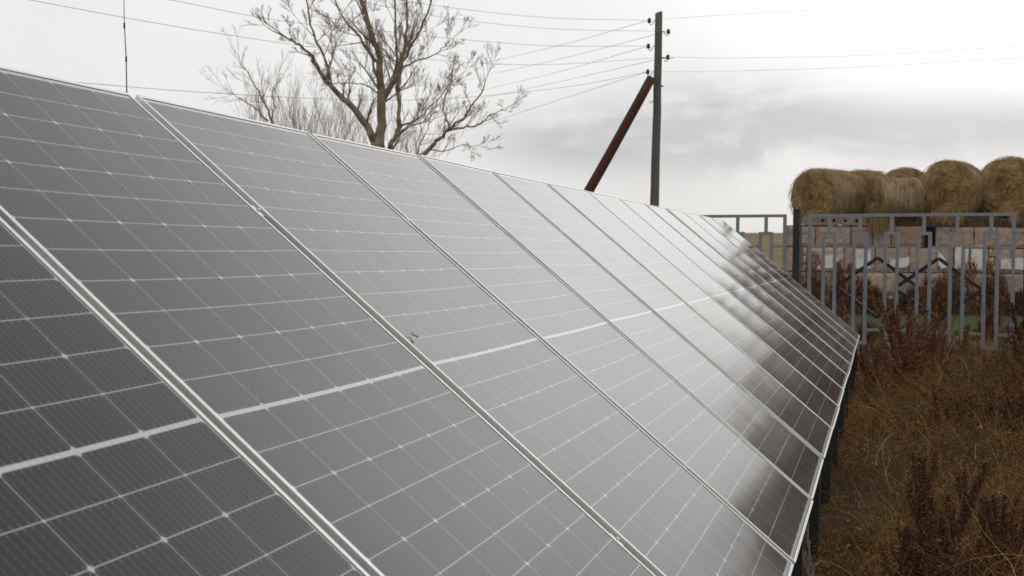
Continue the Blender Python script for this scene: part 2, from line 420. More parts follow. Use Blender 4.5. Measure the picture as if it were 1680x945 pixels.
def rack():
    e = empty('panel_rack', plane(NP*PITCH/2, PL, 0)*1, 'black steel rack carrying the whole sloping row of solar panels', 'rack')
    e.location.z = 0; bpy.context.view_layer.update(); inv = e.matrix_world.inverted()
    def add(name, mb):
        o = mb.build(name, BLACK); o.parent = e; o.matrix_parent_inverse = inv; return o
    s0, s1 = -PITCH, NP*PITCH
    rot = Matrix((U, -DV, NZ)).transposed()
    for v in (.50, 1.80):                                     # purlins under the frames
        mb = MB(); mb.bar(plane(s0, v, -.058), plane(s1-.02, v, -.058), .04, .04, NZ); add('purlin', mb)
    zr = Matrix((Vector((U.x, U.y, 0)), Vector((-U.y, U.x, 0)), Vector((0, 0, 1)))).transposed()
    s = -1.25*PITCH
    while s < s1:
        ra = MB(); ra.bar(plane(s, .08, -.104), plane(s, PL-.05, -.104), .05, .05, NZ); add('rafter', ra)
        for v in (.30, PL-.014):
            top = plane(s, v, -.13 if v < 1 else -.042)
            mb = MB(); mb.box((top.x, top.y, (top.z-.15)/2), (.026, .026, (top.z+.15)/2), zr); add('post', mb)
        a = plane(s, .30, -.13); b = plane(s, PL-.045, -.13)
        br = MB(); br.bar((a.x, a.y, .35), plane(s, 1.35, -.132), .035, .035, U); add('brace', br)
        s += 1.2*PITCH
    for k in range(0, NP):                                     # clamps holding neighbouring frames
        for v in (.50, 1.80):
            c = plane(k*PITCH, v, -.020)
            mb = MB(); mb.box(c, (.007, .022, .012), rot); mb.box(plane(k*PITCH, v, -.006), (.004, .004, .004), rot); o = add('clamp', mb); o.data.materials[0] = ALU
rack()

# small dead sprig lying on the third panel
def sprig(px, py, k, name, label, ln):
    # intersect the view ray with the panel plane
    d = AX*((px-840)/FX) + AY*((py-472.5)/FX) + AZ
    t = (PO-CAM).dot(NZ)/d.dot(NZ); p = CAM + d*t + NZ*.001
    r = random.Random(int(px)); mb = MB(); cols = []
    A = (DV*.9+U*.3).normalized(); B = NZ.cross(A)
    mb.tube([p-A*ln*.6, p-A*ln*.15+B*.004, p+A*ln*.2+NZ*.004, p+A*ln*.6+NZ*.002], [.0008, .0016, .002, .0008], 5)
    for i in range(8):
        q = p + A*ln*r.uniform(-.55, .55) + NZ*.003; dd = (A*r.uniform(-1, 1)+B*r.uniform(-1, 1)+NZ*r.uniform(0, .7)).normalized()
        l = r.uniform(.004, .010); sd = dd.cross(NZ).normalized()*.002
        mb.face([q, q+dd*l*.5+sd, q+dd*l, q+dd*l*.5-sd])
    o = mb.build(name, mat('dead_sprig_brown', (.17, .115, .085), .9), loc=p)
    tag(o, label, 'sprig')
sprig(679, 552, 2, 'dead_sprig', 'small dead brown sprig lying on a grey solar panel', .019)

# ------------------------------------------------------------------ grey lattice fence
F0 = Vector((4.42, 17.33, 0)); FD = Vector((1, -.638, 0)).normalized()
FC = F0.y + .638*F0.x
def fence_s(px):
    a = (at(px, 420, 10)-CAM); r = a.x/a.y
    Y = FC/(1+.638*r); return (Vector((r*Y, Y, 0))-F0).dot(FD)
FN = Vector((-FD.y, FD.x, 0)) * -1
if FN.y > 0: FN = -FN                                         # towards the camera
FZT, FZB = 2.03, .10
FW = 2.62
def make_fence_panel():
    e = empty('lattice_fence', (0, 0, 0), 'x', 'fence', 'grey fence panels')
    th = .040; dp = .030
    def bar(mb, x0, z0, x1, z1, t=th, y=0, d=dp):
        a = Vector((x0, y, z0)); b = Vector((x1, y, z1)); dr = (b-a).normalized(); sd = Vector((0, 1, 0)).cross(dr)
        L = (b-a).length; mb.box((a+b)/2, (L/2, d/2, t/2), Matrix((dr, Vector((0, 1, 0)), sd)).transposed())
    def one(name, x0, z0, x1, z1, m=FENCE, **k):
        mb = MB(); bar(mb, x0, z0, x1, z1, **k); return mb.build(name, m, e)
    h = th/2
    one('top_rail', 0, FZT-h, FW, FZT-h); one('bottom_rail', th, FZB+h, FW-th, FZB+h)
    one('upright', h, FZB, h, FZT-th); one('upright', FW-h, FZB, FW-h, FZT-th)
    ZA, ZB = FZT-.255, FZB+.255        # ends of the loops
    CA, CB = FZT-.43, FZB+.43          # cross bars
    n = 6; pit = (FW-.16)/n; lw = .195
    xs = [.08+pit*(i+.5) for i in range(n)]
    for x in xs:
        mb = MB(); a, b = x-lw/2, x+lw/2
        bar(mb, a, ZA, b, ZA); bar(mb, a, ZB, b, ZB)
        bar(mb, a+h, ZB+h, a+h, ZA-h, d=dp-.001); bar(mb, b-h, ZB+h, b-h, ZA-h, d=dp-.001)
        bar(mb, x, ZA+h, x, FZT-th, d=dp-.001); bar(mb, x, FZB+th, x, ZB-h, d=dp-.001)
        mb.build('picket_loop', FENCE, e)
    ed = [th] + [v for x in xs for v in (x-lw/2, x+lw/2)] + [FW-th]
    for i in range(0, len(ed), 2):
        for z in (CA, CB): one('cross_bar', ed[i], z, ed[i+1], z, t=.034, d=dp-.004)
    zc = (FZT+FZB)/2+.012; hw, hh = .545, .385; t = .043
    for cx in (FW/2-.385, FW/2+.385):
        mb = MB(); sh = .0 if cx < FW/2 else .006
        P = [(cx-hw, zc), (cx, zc+hh), (cx+hw, zc), (cx, zc-hh)]
        for i in range(4):
            (ax, az), (bx, bz) = P[i], P[(i+1) % 4]
            bar(mb, ax, az, bx, bz, t=t, y=dp/2+.013+sh, d=.024-.001*(i % 2))
        mb.build('diamond', CHAR, e)
    return e
def make_fence_post():
    e = empty('fence_post', (0, 0, 0), 'x', 'fence post', 'charcoal fence posts')
    mb = MB(); mb.box((0, 0, .97), (.045, .045, 1.12)); mb.build('shaft', CHAR, e)
    mb = MB(); mb.box((0, 0, 2.093), (.047, .047, .004)); mb.build('cap', CHAR, e)
    for z in (FZT-.255, FZB+.30):
        for sx in (-1, 1):
            b = MB(); b.box((sx*.10, 0, z), (.055, .008, .018)); b.build('bracket', FENCE, e)
    return e
FRm = Matrix((FD, FN*1, Vector((0, 0, 1)))).transposed()
if FRm.determinant() < 0: FRm = Matrix((FD, -FN, Vector((0, 0, 1)))).transposed()
s_post = fence_s(1307.5); gapw = .155
fp = make_fence_panel(); fo = make_fence_post()
def put(o, s, z=0):
    m = FRm.to_4x4(); m.translation = F0 + FD*s + Vector((0, 0, z)); o.matrix_world = m
# the diamonds are welded on the far side of the bars
front = (FRm @ Vector((0, 1, 0))).dot(FN)
if front > 0:
    for ch in fp.children:
        if ch.name.startswith('diamond'):
            for v in ch.data.vertices: v.co.y *= -1
            ch.data.flip_normals()
tot = FW+2*gapw
put(fp, s_post+gapw)
fp['label'] = 'grey steel fence panel with two dark diamonds, in front of the stone wall'
for i, (ds, lb) in enumerate(((-tot, 'grey fence panel rising behind the far end of the solar panels'),
                              (tot, 'grey fence panel beyond the right picture edge'), (-2*tot, 'grey fence panel hidden behind the solar panels'))):
    if i == 1 or i == 2: continue
    c = copy_tree(fp); put(c, s_post+gapw+ds); c['label'] = lb
put(fo, s_post); fo['label'] = 'charcoal square fence post at the left end of the stone wall'
c = copy_tree(fo); put(c, s_post+tot); c['label'] = 'charcoal fence post at the right end of the diamond fence panel'
c = copy_tree(fo); put(c, s_post-tot); c['label'] = 'charcoal fence post behind the upper edge of the solar panels'

# ------------------------------------------------------------------ ruined stone wall carrying the bales
WY = 34.0
STONES = [mat('limestone_'+n, c, .95, .05, noise=([(.2, tuple(k*.55 for k in c)), (.5, c), (.8, tuple(min(1, k*1.25) for k in c))], 5, 9), bump=(14, .9, .03))
          for n, c in (('tan', (.43, .315, .235)), ('pink', (.40, .30, .25)), ('grey', (.38, .315, .265)), ('buff', (.48, .37, .27)), ('rough', (.35, .25, .18)))]
MORTAR = mat('old_mortar', (.10, .07, .05), .95, noise=([(.3, (.055, .036, .026)), (.7, (.15, .105, .075))], 6, 6))
CONC = mat('old_concrete', (.27, .225, .185), .95, noise=([(.2, (.13, .10, .08)), (.5, (.26, .21, .17)), (.85, (.36, .31, .26))], 3, 9), bump=(16, .6, .02))
def wx(px): return at(px, 420, WY).x
def wz(py, px=1480): return at(px, py, WY).z
WALLX0, WALLX1, WDEEP = wx(1294), wx(1294)+26, 3.6
TOPZ = wz(371)
def stone_wall():
    e = empty('stone_wall', ((WALLX0+WALLX1)/2, WY, 0), 'low ruined wall of tan stone blocks with white plaster remains, behind the fence', 'wall')
    off = Vector(e.location)
    def add(name, mb, mats, smooth=False):
        mb.v = [v-off for v in mb.v]
        return mb.build(name, mats, e, smooth)
    r = random.Random(3)
    core = MB(); core.box(((WALLX0+WALLX1)/2+.95, WY+WDEEP/2+.10, (TOPZ+.002)/2-.1), ((WALLX1-WALLX0)/2-.98, WDEEP/2, (TOPZ+.002)/2+.1)); core.box((WALLX0+.6, WY+.5, (TOPZ+.002)/2-.1), (.55, .4, (TOPZ+.002)/2+.1)); add('core', core, MORTAR)
    # courses: height limits by where the bed joints sit in the photograph
    zs = [-.1, wz(484), wz(447), wz(406), TOPZ]
    win = (wx(1513), wx(1535))
    mb = MB()
    def block(x0, x1, z0, z1, mi):
        if x1-x0 < .05: return
        g = .012; j = lambda s: r.uniform(-s, s); yb = WY+.10
        yf = WY - r.uniform(.0, .045)
        n = len(mb.v); nx = max(2, int((x1-x0)/.09)); nz = max(2, int((z1-z0)/.09))
        for b in range(nz+1):
            for a in range(nx+1):
                fx, fz = a/nx, b/nz; ed = min(fx, 1-fx)*(x1-x0), min(fz, 1-fz)*(z1-z0); rd = max(0, .035-min(ed))
                mb.v.append(Vector((x0+g+(x1-x0-2*g)*fx + (j(.008) if a in (0, nx) else j(.006)), yf+rd*1.1+j(.009), z0+g+(z1-z0-2*g)*fz + (j(.008) if b in (0, nz) else 0))))
        mb.mi = mi
        for b in range(nz):
            for a in range(nx):
                q = n+b*(nx+1)+a; mb.f.append((q, q+1, q+nx+2, q+nx+1)); mb.m.append(mi)
        ring = [n+a for a in range(nx+1)] + [n+b*(nx+1)+nx for b in range(1, nz+1)] + [n+nz*(nx+1)+a for a in range(nx-1, -1, -1)] + [n+b*(nx+1) for b in range(nz-1, 0, -1)]
        k = len(mb.v)
        for q in ring: v = mb.v[q]; mb.v.append(Vector((v.x, yb+.02, v.z)))
        for i in range(len(ring)):
            a, b = ring[i], ring[(i+1) % len(ring)]; c, d = k+(i+1) % len(ring), k+i
            mb.f.append((b, a, d, c)); mb.m.append(mi)
    joints = {3: [1294, 1338, 1396, 1432, 1462, 1513], 2: [1294, 1317, 1331, 1385, 1436, 1492, 1540, 1566, 1590, 1622, 1638, 1660, 1690], 1: [1294, 1330, 1372, 1420, 1470, 1520, 1570, 1640, 1690]}
    for row in range(4):
        z0, z1 = zs[row], zs[row+1]
        if row in joints: xs = [wx(p) for p in joints[row]]
        else: xs = [WALLX0]
        if row == 3: xs2 = [wx(p) for p in (1535, 1560, 1598, 1634, 1664, 1690)]
        x = xs[-1]
        if row == 3: x = xs2[-1]
        tail = [x]
        while x < WALLX1: x += r.uniform(.5, 1.0); tail.append(min(x, WALLX1))
        segs = list(zip(xs[:-1], xs[1:])) + (list(zip(xs2[:-1], xs2[1:])) if row == 3 else []) + list(zip(tail[:-1], tail[1:]))
        for a, b in segs:
            if row == 2 and (abs(a-wx(1317)) < .01 or abs(a-wx(1622)) < .01):
                hz = [z0, z0+(z1-z0)*.33, z0+(z1-z0)*.66, z1]
                for q in range(3):
                    mid = a+(b-a)*r.uniform(.35, .65)
                    block(a, mid, hz[q], hz[q+1], 3); block(mid, b, hz[q], hz[q+1], 3)
            else:
                block(a, b, z0, z1, r.choice([0, 0, 1, 1, 2, 3, 4]) if row < 3 else r.choice([1, 4, 4, 2, 0]))
    add('stonework', mb, STONES)
    # side of the wall that runs away from the camera
    mb = MB(); r2 = random.Random(9)
    for q in range(4):
        y = WY+.02
        while y < WY+WDEEP:
            y2 = min(WY+WDEEP, y+r2.uniform(.5, .9)); mb.mi = r2.choice([0, 1, 2, 3, 4])
            mb.box((WALLX0+.04-r2.uniform(0, .03)+.25*((y+y2)/2-WY), (y+y2)/2, (zs[q]+zs[q+1])/2), (.09, (y2-y)/2-.012, (zs[q+1]-zs[q])/2-.012)); y = y2
    add('side_stonework', mb, STONES)
    # plaster remains
    def patch(name, pts):
        z = MB(); c = len(pts); P = []
        rr = random.Random(len(name)+int(pts[0][0]))
        for i in range(c):
            (ax, ay), (bx, by) = pts[i], pts[(i+1) % c]
            for t in np.linspace(0, 1, 5)[:-1]:
                P.append(Vector((wx(ax+(bx-ax)*t+rr.uniform(-.9, .9)), 0, wz(ay+(by-ay)*t+rr.uniform(-.9, .9), ax))))
        front = [Vector((p.x, WY-.066, p.z)) for p in P]; back = [Vector((p.x, WY-.0, p.z)) for p in P]
        z.face(list(reversed(front)) if (front[1]-front[0]).cross(front[2]-front[1]).y > 0 else front)
        m = len(P)
        for i in range(m): z.face([front[i], front[(i+1) % m], back[(i+1) % m], back[i]])
        add('plaster_patch', z, PLASTER)
    patch('a', [(1398, 410), (1428, 409), (1428, 440), (1402, 440), (1396, 425)])
    patch('b', [(1350, 420), (1372, 417), (1375, 428), (1366, 440), (1350, 440)])
    patch('c', [(1337, 437), (1345, 435), (1346, 442), (1338, 443)])
    patch('d', [(1460, 426), (1490, 422), (1490, 436), (1478, 440), (1459, 436)])
    patch('e', [(1538, 412), (1546, 420), (1550, 425), (1553, 438), (1543, 441), (1538, 432)])
    patch('f', [(1566, 406), (1588, 405), (1588, 444), (1566, 440)])
    patch('g', [(1592, 405), (1615, 402), (1614, 444), (1594, 442)])
    patch('h', [(1641, 427), (1652, 424), (1680, 423), (1690, 428), (1688, 444), (1642, 441)])
    patch('i', [(1700, 410), (1740, 408), (1742, 440), (1703, 443)])
    # hollow concrete slab lying on the left part of the wall, its core holes showing
    sx0, sx1 = wx(1312), wx(1440); z0, z1 = TOPZ+.004, wz(355)
    sl = MB(); holes = [wx(p) for p in (1332, 1349.5, 1367, 1385.5, 1413, 1432)]
    holes = [wx(1348.5-18.5+18.5*i) for i in range(6)]; rad = .042; zc = (z0+z1)/2-.0
    # front face with round holes, cell by cell
    edges = [sx0] + [(a+b)/2 for a, b in zip(holes[:-1], holes[1:])] + [sx1]
    yf, yb = WY-.03, WY+.85
    for i, hx in enumerate(holes):
        xa, xb = edges[i], edges[i+1]; K = 16; ring = []; outer = []
        for k in range(K):
            a = 2*math.pi*k/K+math.pi/K; ca, sa = math.cos(a), math.sin(a); ring.append(Vector((hx+rad*ca, yf, zc+rad*sa)))
            tx = ((xb-hx) if ca > 0 else (xa-hx))/ca if abs(ca) > 1e-6 else 1e9; tz = ((z1-zc) if sa > 0 else (z0-zc))/sa if abs(sa) > 1e-6 else 1e9
            t = min(tx, tz); outer.append(Vector((hx+t*ca, yf, zc+t*sa)))
        for k in range(K):
            k2 = (k+1) % K; sl.face([outer[k], ring[k], ring[k2], outer[k2]])
            sl.face([ring[k], ring[k]+Vector((0, .5, 0)), ring[k2]+Vector((0, .5, 0)), ring[k2]])
    sl.face([(sx0, yf, z1), (sx1, yf, z1), (sx1, yb, z1), (sx0, yb, z1)]); sl.face([(sx0, yf, z0), (sx0, yb, z0), (sx1, yb, z0), (sx1, yf, z0)])
    sl.face([(sx0, yf, z0), (sx0, yf, z1), (sx0, yb, z1), (sx0, yb, z0)]); sl.face([(sx1, yf, z0), (sx1, yb, z0), (sx1, yb, z1), (sx1, yf, z1)])
    add('hollow_slab', sl, CONC)
    s2 = MB(); s2.box(((sx1+WALLX1)/2+.05, WY+1.75, (z0+wz(351.5))/2), ((WALLX1-sx1)/2-.06, 1.6, (wz(351.5)-z0)/2)); add('roof_slab', s2, MORTAR)
    # small window opening; a near-black sheet stands for the shade inside
    wmb = MB(); wmb.box(((win[0]+win[1])/2, WY+.09, (zs[3]+TOPZ)/2), ((win[1]-win[0])/2, .004, (TOPZ-zs[3])/2-.01)); add('window', wmb, DARK)
    fr = MB(); fr.bar((win[0]+.02, WY+.02, zs[3]+.02), (win[0]+.02, WY+.02, TOPZ), .04, .05); add('window_frame', fr, mat('old_window_wood', (.12, .09, .05), .9))
stone_wall()

# ------------------------------------------------------------------ round hay bales
HAYC = np.array([(.40, .26, .12), (.30, .19, .086), (.56, .40, .215), (.15, .086, .038), (.38, .29, .175)])
def bale_mat(name, side):
    m = bpy.data.materials.new(name); m.use_nodes = True; t = m.node_tree; L = t.links.new; b = t.nodes['Principled BSDF']
    b.inputs['Roughness'].default_value = .95; b.inputs['Specular IOR Level'].default_value = .05
    tc = NN(t, 'ShaderNodeTexCoord'); sp = NN(t, 'ShaderNodeSeparateXYZ'); L(tc.outputs['Object'], sp.inputs[0])
    def M(op, *a):
        n = NN(t, 'ShaderNodeMath', operation=op)
        for i, v in enumerate(a):
            if isinstance(v, (int, float)): n.inputs[i].default_value = v
            else: L(v, n.inputs[i])
        return n.outputs[0]
    rr = M('SQRT', M('ADD', M('MULTIPLY', sp.outputs[0], sp.outputs[0]), M('MULTIPLY', sp.outputs[2], sp.outputs[2])))
    an = M('ARCTAN2', sp.outputs[2], sp.outputs[0])
    cb = NN(t, 'ShaderNodeCombineXYZ')
    if side:
        L(M('MULTIPLY', an, 1.1), cb.inputs[0]); L(M('MULTIPLY', sp.outputs[1], 22), cb.inputs[1]); L(M('MULTIPLY', rr, 6), cb.inputs[2])
    else:
        nd = NN(t, 'ShaderNodeTexNoise', inp={'Scale': 3.2, 'Detail': 3}); L(tc.outputs['Object'], nd.inputs[0])
        L(M('MULTIPLY', an, 1.5), cb.inputs[0]); L(M('ADD', M('ADD', M('MULTIPLY', rr, 15), M('MULTIPLY', an, .8)), M('MULTIPLY', nd.outputs[0], 7.0)), cb.inputs[1])
    n1 = NN(t, 'ShaderNodeTexNoise', inp={'Scale': 1.3, 'Detail': 7, 'Roughness': .7, 'Distortion': .6}); L(cb.outputs[0], n1.inputs[0])
    n2 = NN(t, 'ShaderNodeTexNoise', inp={'Scale': 2.6, 'Detail': 4}); L(tc.outputs['Object'], n2.inputs[0])
    v = M('ADD', M('MULTIPLY', n1.outputs[0], .62), M('MULTIPLY', n2.outputs[0], .38))
    r = NN(t, 'ShaderNodeValToRGB')
    stops = [(.34, (.060, .033, .014)), (.44, (.21, .128, .058)), (.53, (.42, .27, .125)), (.65, (.66, .48, .25))] if not side else [(.34, (.090, .060, .034)), (.44, (.23, .165, .097)), (.53, (.37, .28, .168)), (.65, (.54, .43, .28))]
    set_ramp(r, stops)
    L(v, r.inputs[0]); L(r.outputs[0], b.inputs['Base Color'])
    bp = NN(t, 'ShaderNodeBump', inp={'Strength': 1.0, 'Distance': .05}); L(n1.outputs[0], bp.inputs['Height']); L(bp.outputs[0], b.inputs['Normal'])
    return m
BSIDE, BEND = bale_mat('hay_side', True), bale_mat('hay_end', False)
def strands(n, pos, drc, lens, wid, bend, seed, cols, segs=3, jitter=.3):
    """n ribbons starting at pos, heading drc, curving by bend; returns V, F, colours"""
    g = np.random.default_rng(seed)
    drc = drc/np.linalg.norm(drc, axis=1, keepdims=True)
    side = np.cross(drc, g.normal(size=(n, 3))); side /= np.linalg.norm(side, axis=1, keepdims=True)+1e-9
    V = []; P = pos.copy(); D = drc.copy()
    for k in range(segs+1):
        t = k/segs; wdt = (wid*(1-.85*t))[:, None]
        V.append(np.stack([P-side*wdt/2, P+side*wdt/2], 1))
        P = P + D*(lens/segs)[:, None]
        D = D + bend/segs + g.normal(size=(n, 3))*jitter/segs; D /= np.linalg.norm(D, axis=1, keepdims=True)
    V = np.stack(V, 1)                                  # n, segs+1, 2, 3
    idx = np.arange(n)[:, None]*(2*(segs+1)) + np.arange(segs)[None]*2
    F = np.stack([idx, idx+1, idx+3, idx+2], -1).reshape(-1, 4)
    return V.reshape(-1, 3), F, np.repeat(cols, 2*(segs+1), axis=0)
def make_bale(rad, ln, seed, droop=0):
    """axis along local Y, origin at the bottom of the bale; front end at -Y"""
    r = random.Random(seed); e = empty('hay_bale', (0, 0, 0), 'x', 'hay bale', 'round hay bales on the wall')
    na, ny = 56, 16; V = []; F = []; ms = []
    ph = [r.uniform(0, 6.3) for _ in range(6)]
    flat = r.uniform(.05, .1)
    def rr(a, y):
        k = 1+.022*math.sin(2*a+ph[0])+.015*math.sin(5*a+ph[1]+y*2)+.012*math.sin(9*a+ph[2]+3*y)+.018*math.sin(3*y/ln*3+ph[3])
        return rad*k
    rows = [(-.5, .0), (-.5, .25), (-.505, .55), (-.5, .82), (-.485, .93), (-.45, .985)] + [(-.40+.8*i/ny, 1.0) for i in range(ny+1)] + [(.45, .985), (.485, .93), (.5, .82), (.5, .4), (.5, 0)]
    for y, f in rows:
        for j in range(na):
            a = 2*math.pi*j/na; q = rr(a, y*ln)*f*(1+r.uniform(-.008, .008))
            z = q*math.sin(a); 
            if z < -rad*(1-flat*1.6): z = -rad*(1-flat*1.6)
            V.append((q*math.cos(a), y*ln+r.uniform(-.012, .012), z))
    for i in range(len(rows)-1):
        for j in range(na):
            a = i*na+j; b = i*na+(j+1) % na; F.append((a, a+na, b+na, b)); ms.append(1 if (i < 4 or i > len(rows)-6) else 0)
    o = quads_mesh('body', np.array(V), np.array(F), [BSIDE, BEND], parent=e, smooth=True)
    o.data.polygons.foreach_set('material_index', ms)
    o.location = (0, 0, rad*(1-flat*1.6))
    # loose straw standing off the surface
    g = np.random.default_rng(seed); n1, n2, n3 = 3000, 1700, 260
    a = g.uniform(0, 2*np.pi, n1); y = g.uniform(-.5, .5, n1)*ln
    q = rad*.985; pos1 = np.c_[q*np.cos(a), y, q*np.sin(a)]
    s = g.choice([-1, 1], n1)[:, None]; tan = np.c_[-np.sin(a), np.zeros(n1), np.cos(a)]*s
    d1 = tan*1.0 + np.c_[np.cos(a), np.zeros(n1), np.sin(a)]*g.uniform(.02, .3, n1)[:, None] + g.normal(size=(n1, 3))*.2
    a2 = g.uniform(0, 2*np.pi, n2); q2 = rad*np.sqrt(g.uniform(0, 1, n2)); pos2 = np.c_[q2*np.cos(a2), np.full(n2, -.497*ln), q2*np.sin(a2)]
    d2 = np.c_[-np.sin(a2), -g.uniform(.05, .4, n2), np.cos(a2)] + g.normal(size=(n2, 3))*.28
    a3 = g.uniform(np.pi*1.05, np.pi*1.95, n3); pos3 = np.c_[rad*.98*np.cos(a3), g.choice([-.5, .45, -.45], n3)*ln, rad*.98*np.sin(a3)]
    d3 = np.c_[g.normal(size=n3)*.3, g.normal(size=n3)*.4-.2, -np.ones(n3)]
    pos = np.r_[pos1, pos2, pos3]; dr = np.r_[d1, d2, d3]; n = n1+n2+n3
    cols = HAYC[g.integers(0, len(HAYC), n)]*g.uniform(.7, 1.35, n)[:, None]
    Vv, Ff, cc = strands(n, pos, dr, g.uniform(.06, .24, n), np.full(n, .006), np.c_[np.zeros(n), np.zeros(n), np.full(n, -.5)], seed+1, cols)
    lim = -rad*(1-flat*1.6)
    st = quads_mesh('loose_straw', Vv, Ff, STRAW, cc, parent=e); st.location = o.location
    return e
def place_bale(px, py, Y, az, rad, ln, seed, label, z0=None, hang=0, pitch=0):
    """front end centre shows at (px, py); axis runs away from it towards azimuth az (degrees from +Y to +X)"""
    e = make_bale(rad, ln, seed)
    c = at(px, py, Y); d = Vector((math.sin(R(az)), math.cos(R(az)), 0))
    mid = c + d*ln/2
    m = (Matrix.Rotation(-R(az), 3, 'Z') @ Matrix.Rotation(R(pitch), 3, 'X') @ Matrix.Rotation(0, 3, 'Y')).to_4x4()
    m.translation = Vector((mid.x, mid.y, c.z-rad*.9)); e.matrix_world = m
    e['label'] = label
    return e
place_bale(1333, 323, 34.4, 47, .74, 1.45, 11, 'leftmost round hay bale at the open end of the wall top, shaggy end facing left')
place_bale(1404, 322, 36.0, 46, .72, 1.2, 12, 'round hay bale directly behind the leftmost bale, in line with it')
place_bale(1483, 319, 36.2, 24, .73, 1.3, 13, 'round hay bale half hidden behind the small slumped bale')
place_bale(1434, 324, 34.1, 80, .56, 1.15, 14, 'smaller slumped greyish hay bale lying sideways, straw hanging over the wall')
place_bale(1552, 309, 34.1, 33, .765, 1.35, 15, 'big round hay bale showing its spiral end, fourth from the wall end')
place_bale(1653, 308.5, 34.0, 33, .81, 1.35, 16, 'big round hay bale cut by the right picture edge')
place_bale(1600, 330, 35.6, 33, .60, 1.2, 17, 'hay bale wedged behind and between the two big round bales')
for i, (px, py, Y, az, rr_) in enumerate(((1752, 308, 34.1, 30, .78), (1850, 310, 34.0, 28, .76), (1948, 306, 34.2, 30, .78), (2050, 309, 34.1, 30, .77), (2160, 309, 34.1, 30, .77),
                                         (1800, 222, 34.6, 30, .75), (1900, 224, 34.6, 30, .76), (2000, 222, 34.6, 30, .75), (2110, 222, 34.6, 30, .75))):
    place_bale(px, py, Y, az, rr_, 1.35, 30+i, 'round hay bale further along the wall top past the picture edge')
def hanging_straw(px0, px1, py0, ln, n, seed, label):
    g = np.random.default_rng(seed); a = at(px0, py0, WY-.12); b = at(px1, py0, WY-.12)
    t = g.uniform(0, 1, n)[:, None]; pos = np.array(a)[None]*(1-t)+np.array(b)[None]*t + g.normal(size=(n, 3))*(.03, .04, .06)
    d = np.c_[g.normal(size=n)*.16, -np.abs(g.normal(size=n)*.12), -np.ones(n)]
    cols = HAYC[g.integers(0, len(HAYC), n)]*g.uniform(.75, 1.4, n)[:, None]
    V, F, cc = strands(n, pos, d, g.uniform(.3, 1, n)*ln, np.full(n, .010), np.zeros((n, 3)), seed, cols, segs=4, jitter=.25)
    o = quads_mesh('hanging_straw', V, F, STRAW, cc); tag(o, label, 'straw')
hanging_straw(1430, 1462, 340, .75, 1500, 5, 'tuft of pale straw hanging down over the wall edge')
hanging_straw(1528, 1580, 349, .35, 700, 6, 'short fringe of straw under the big spiral bale')
hanging_straw(1655, 1690, 349, .35, 400, 8, 'short fringe of straw under the bale at the right edge')

# ------------------------------------------------------------------ bare trees
def grow(mb, p, d, ln, r, lev, g, maxlev, spread=.6, up=.12, tipr=.004, twm=1, dense=1.0):
    """one limb as a bent tube with side limbs"""
    n = max(3, int(ln/.28)); pts = [p]; rad = [r]; dirs = []
    rt = max(tipr, r*.35) if lev < maxlev else tipr*.7
    for i in range(n):
        wb = .12 if lev < 2 else .06
        d = (d + Vector((g.gauss(0, wb), g.gauss(0, wb), g.gauss(0, wb*.8)+up*.55))).normalized()
        p = p + d*(ln/n); pts.append(p); rad.append(r+(rt-r)*(i+1)/n); dirs.append(d)
    mb.mi = 0 if r > .03 else twm
    mb.tube(pts, rad, 7 if r > .05 else (5 if r > .015 else 3), cap=False)
    if lev >= maxlev: return
    k = max(3 if dense > 1.2 else 2, int(round(ln/.30*dense))) if lev > 0 else max(4, int(ln/.38*dense))
    for i in range(k):
        t = g.uniform(.22, 1.0); j = min(n-1, int(t*n)); q = pts[j].lerp(pts[j+1], t*n-j) if j+1 <= n else pts[-1]
        ax = dirs[j]; perp = ax.cross(Vector((g.gauss(0, 1), g.gauss(0, 1), g.gauss(0, 1)))).normalized()
        an = g.uniform(.35, .9)*spread*1.3
        nd = (ax*math.cos(an)+perp*math.sin(an)+Vector((0, 0, up*1.8))).normalized()
        rr = max(tipr, (rad[j]*.55)*g.uniform(.5, 1))
        grow(mb, q, nd, ln*g.uniform(.36, .62), rr, lev+1, g, maxlev, spread, up, tipr, twm, dense)
    if lev+1 <= maxlev:
        for _ in range(2):
            nd = (dirs[-1]+Vector((g.gauss(0, .35), g.gauss(0, .35), g.gauss(0, .3)))).normalized()
            grow(mb, pts[-1], nd, ln*g.uniform(.4, .6), max(tipr, rad[-1]*.9), lev+1, g, maxlev, spread, up, tipr, twm, dense)
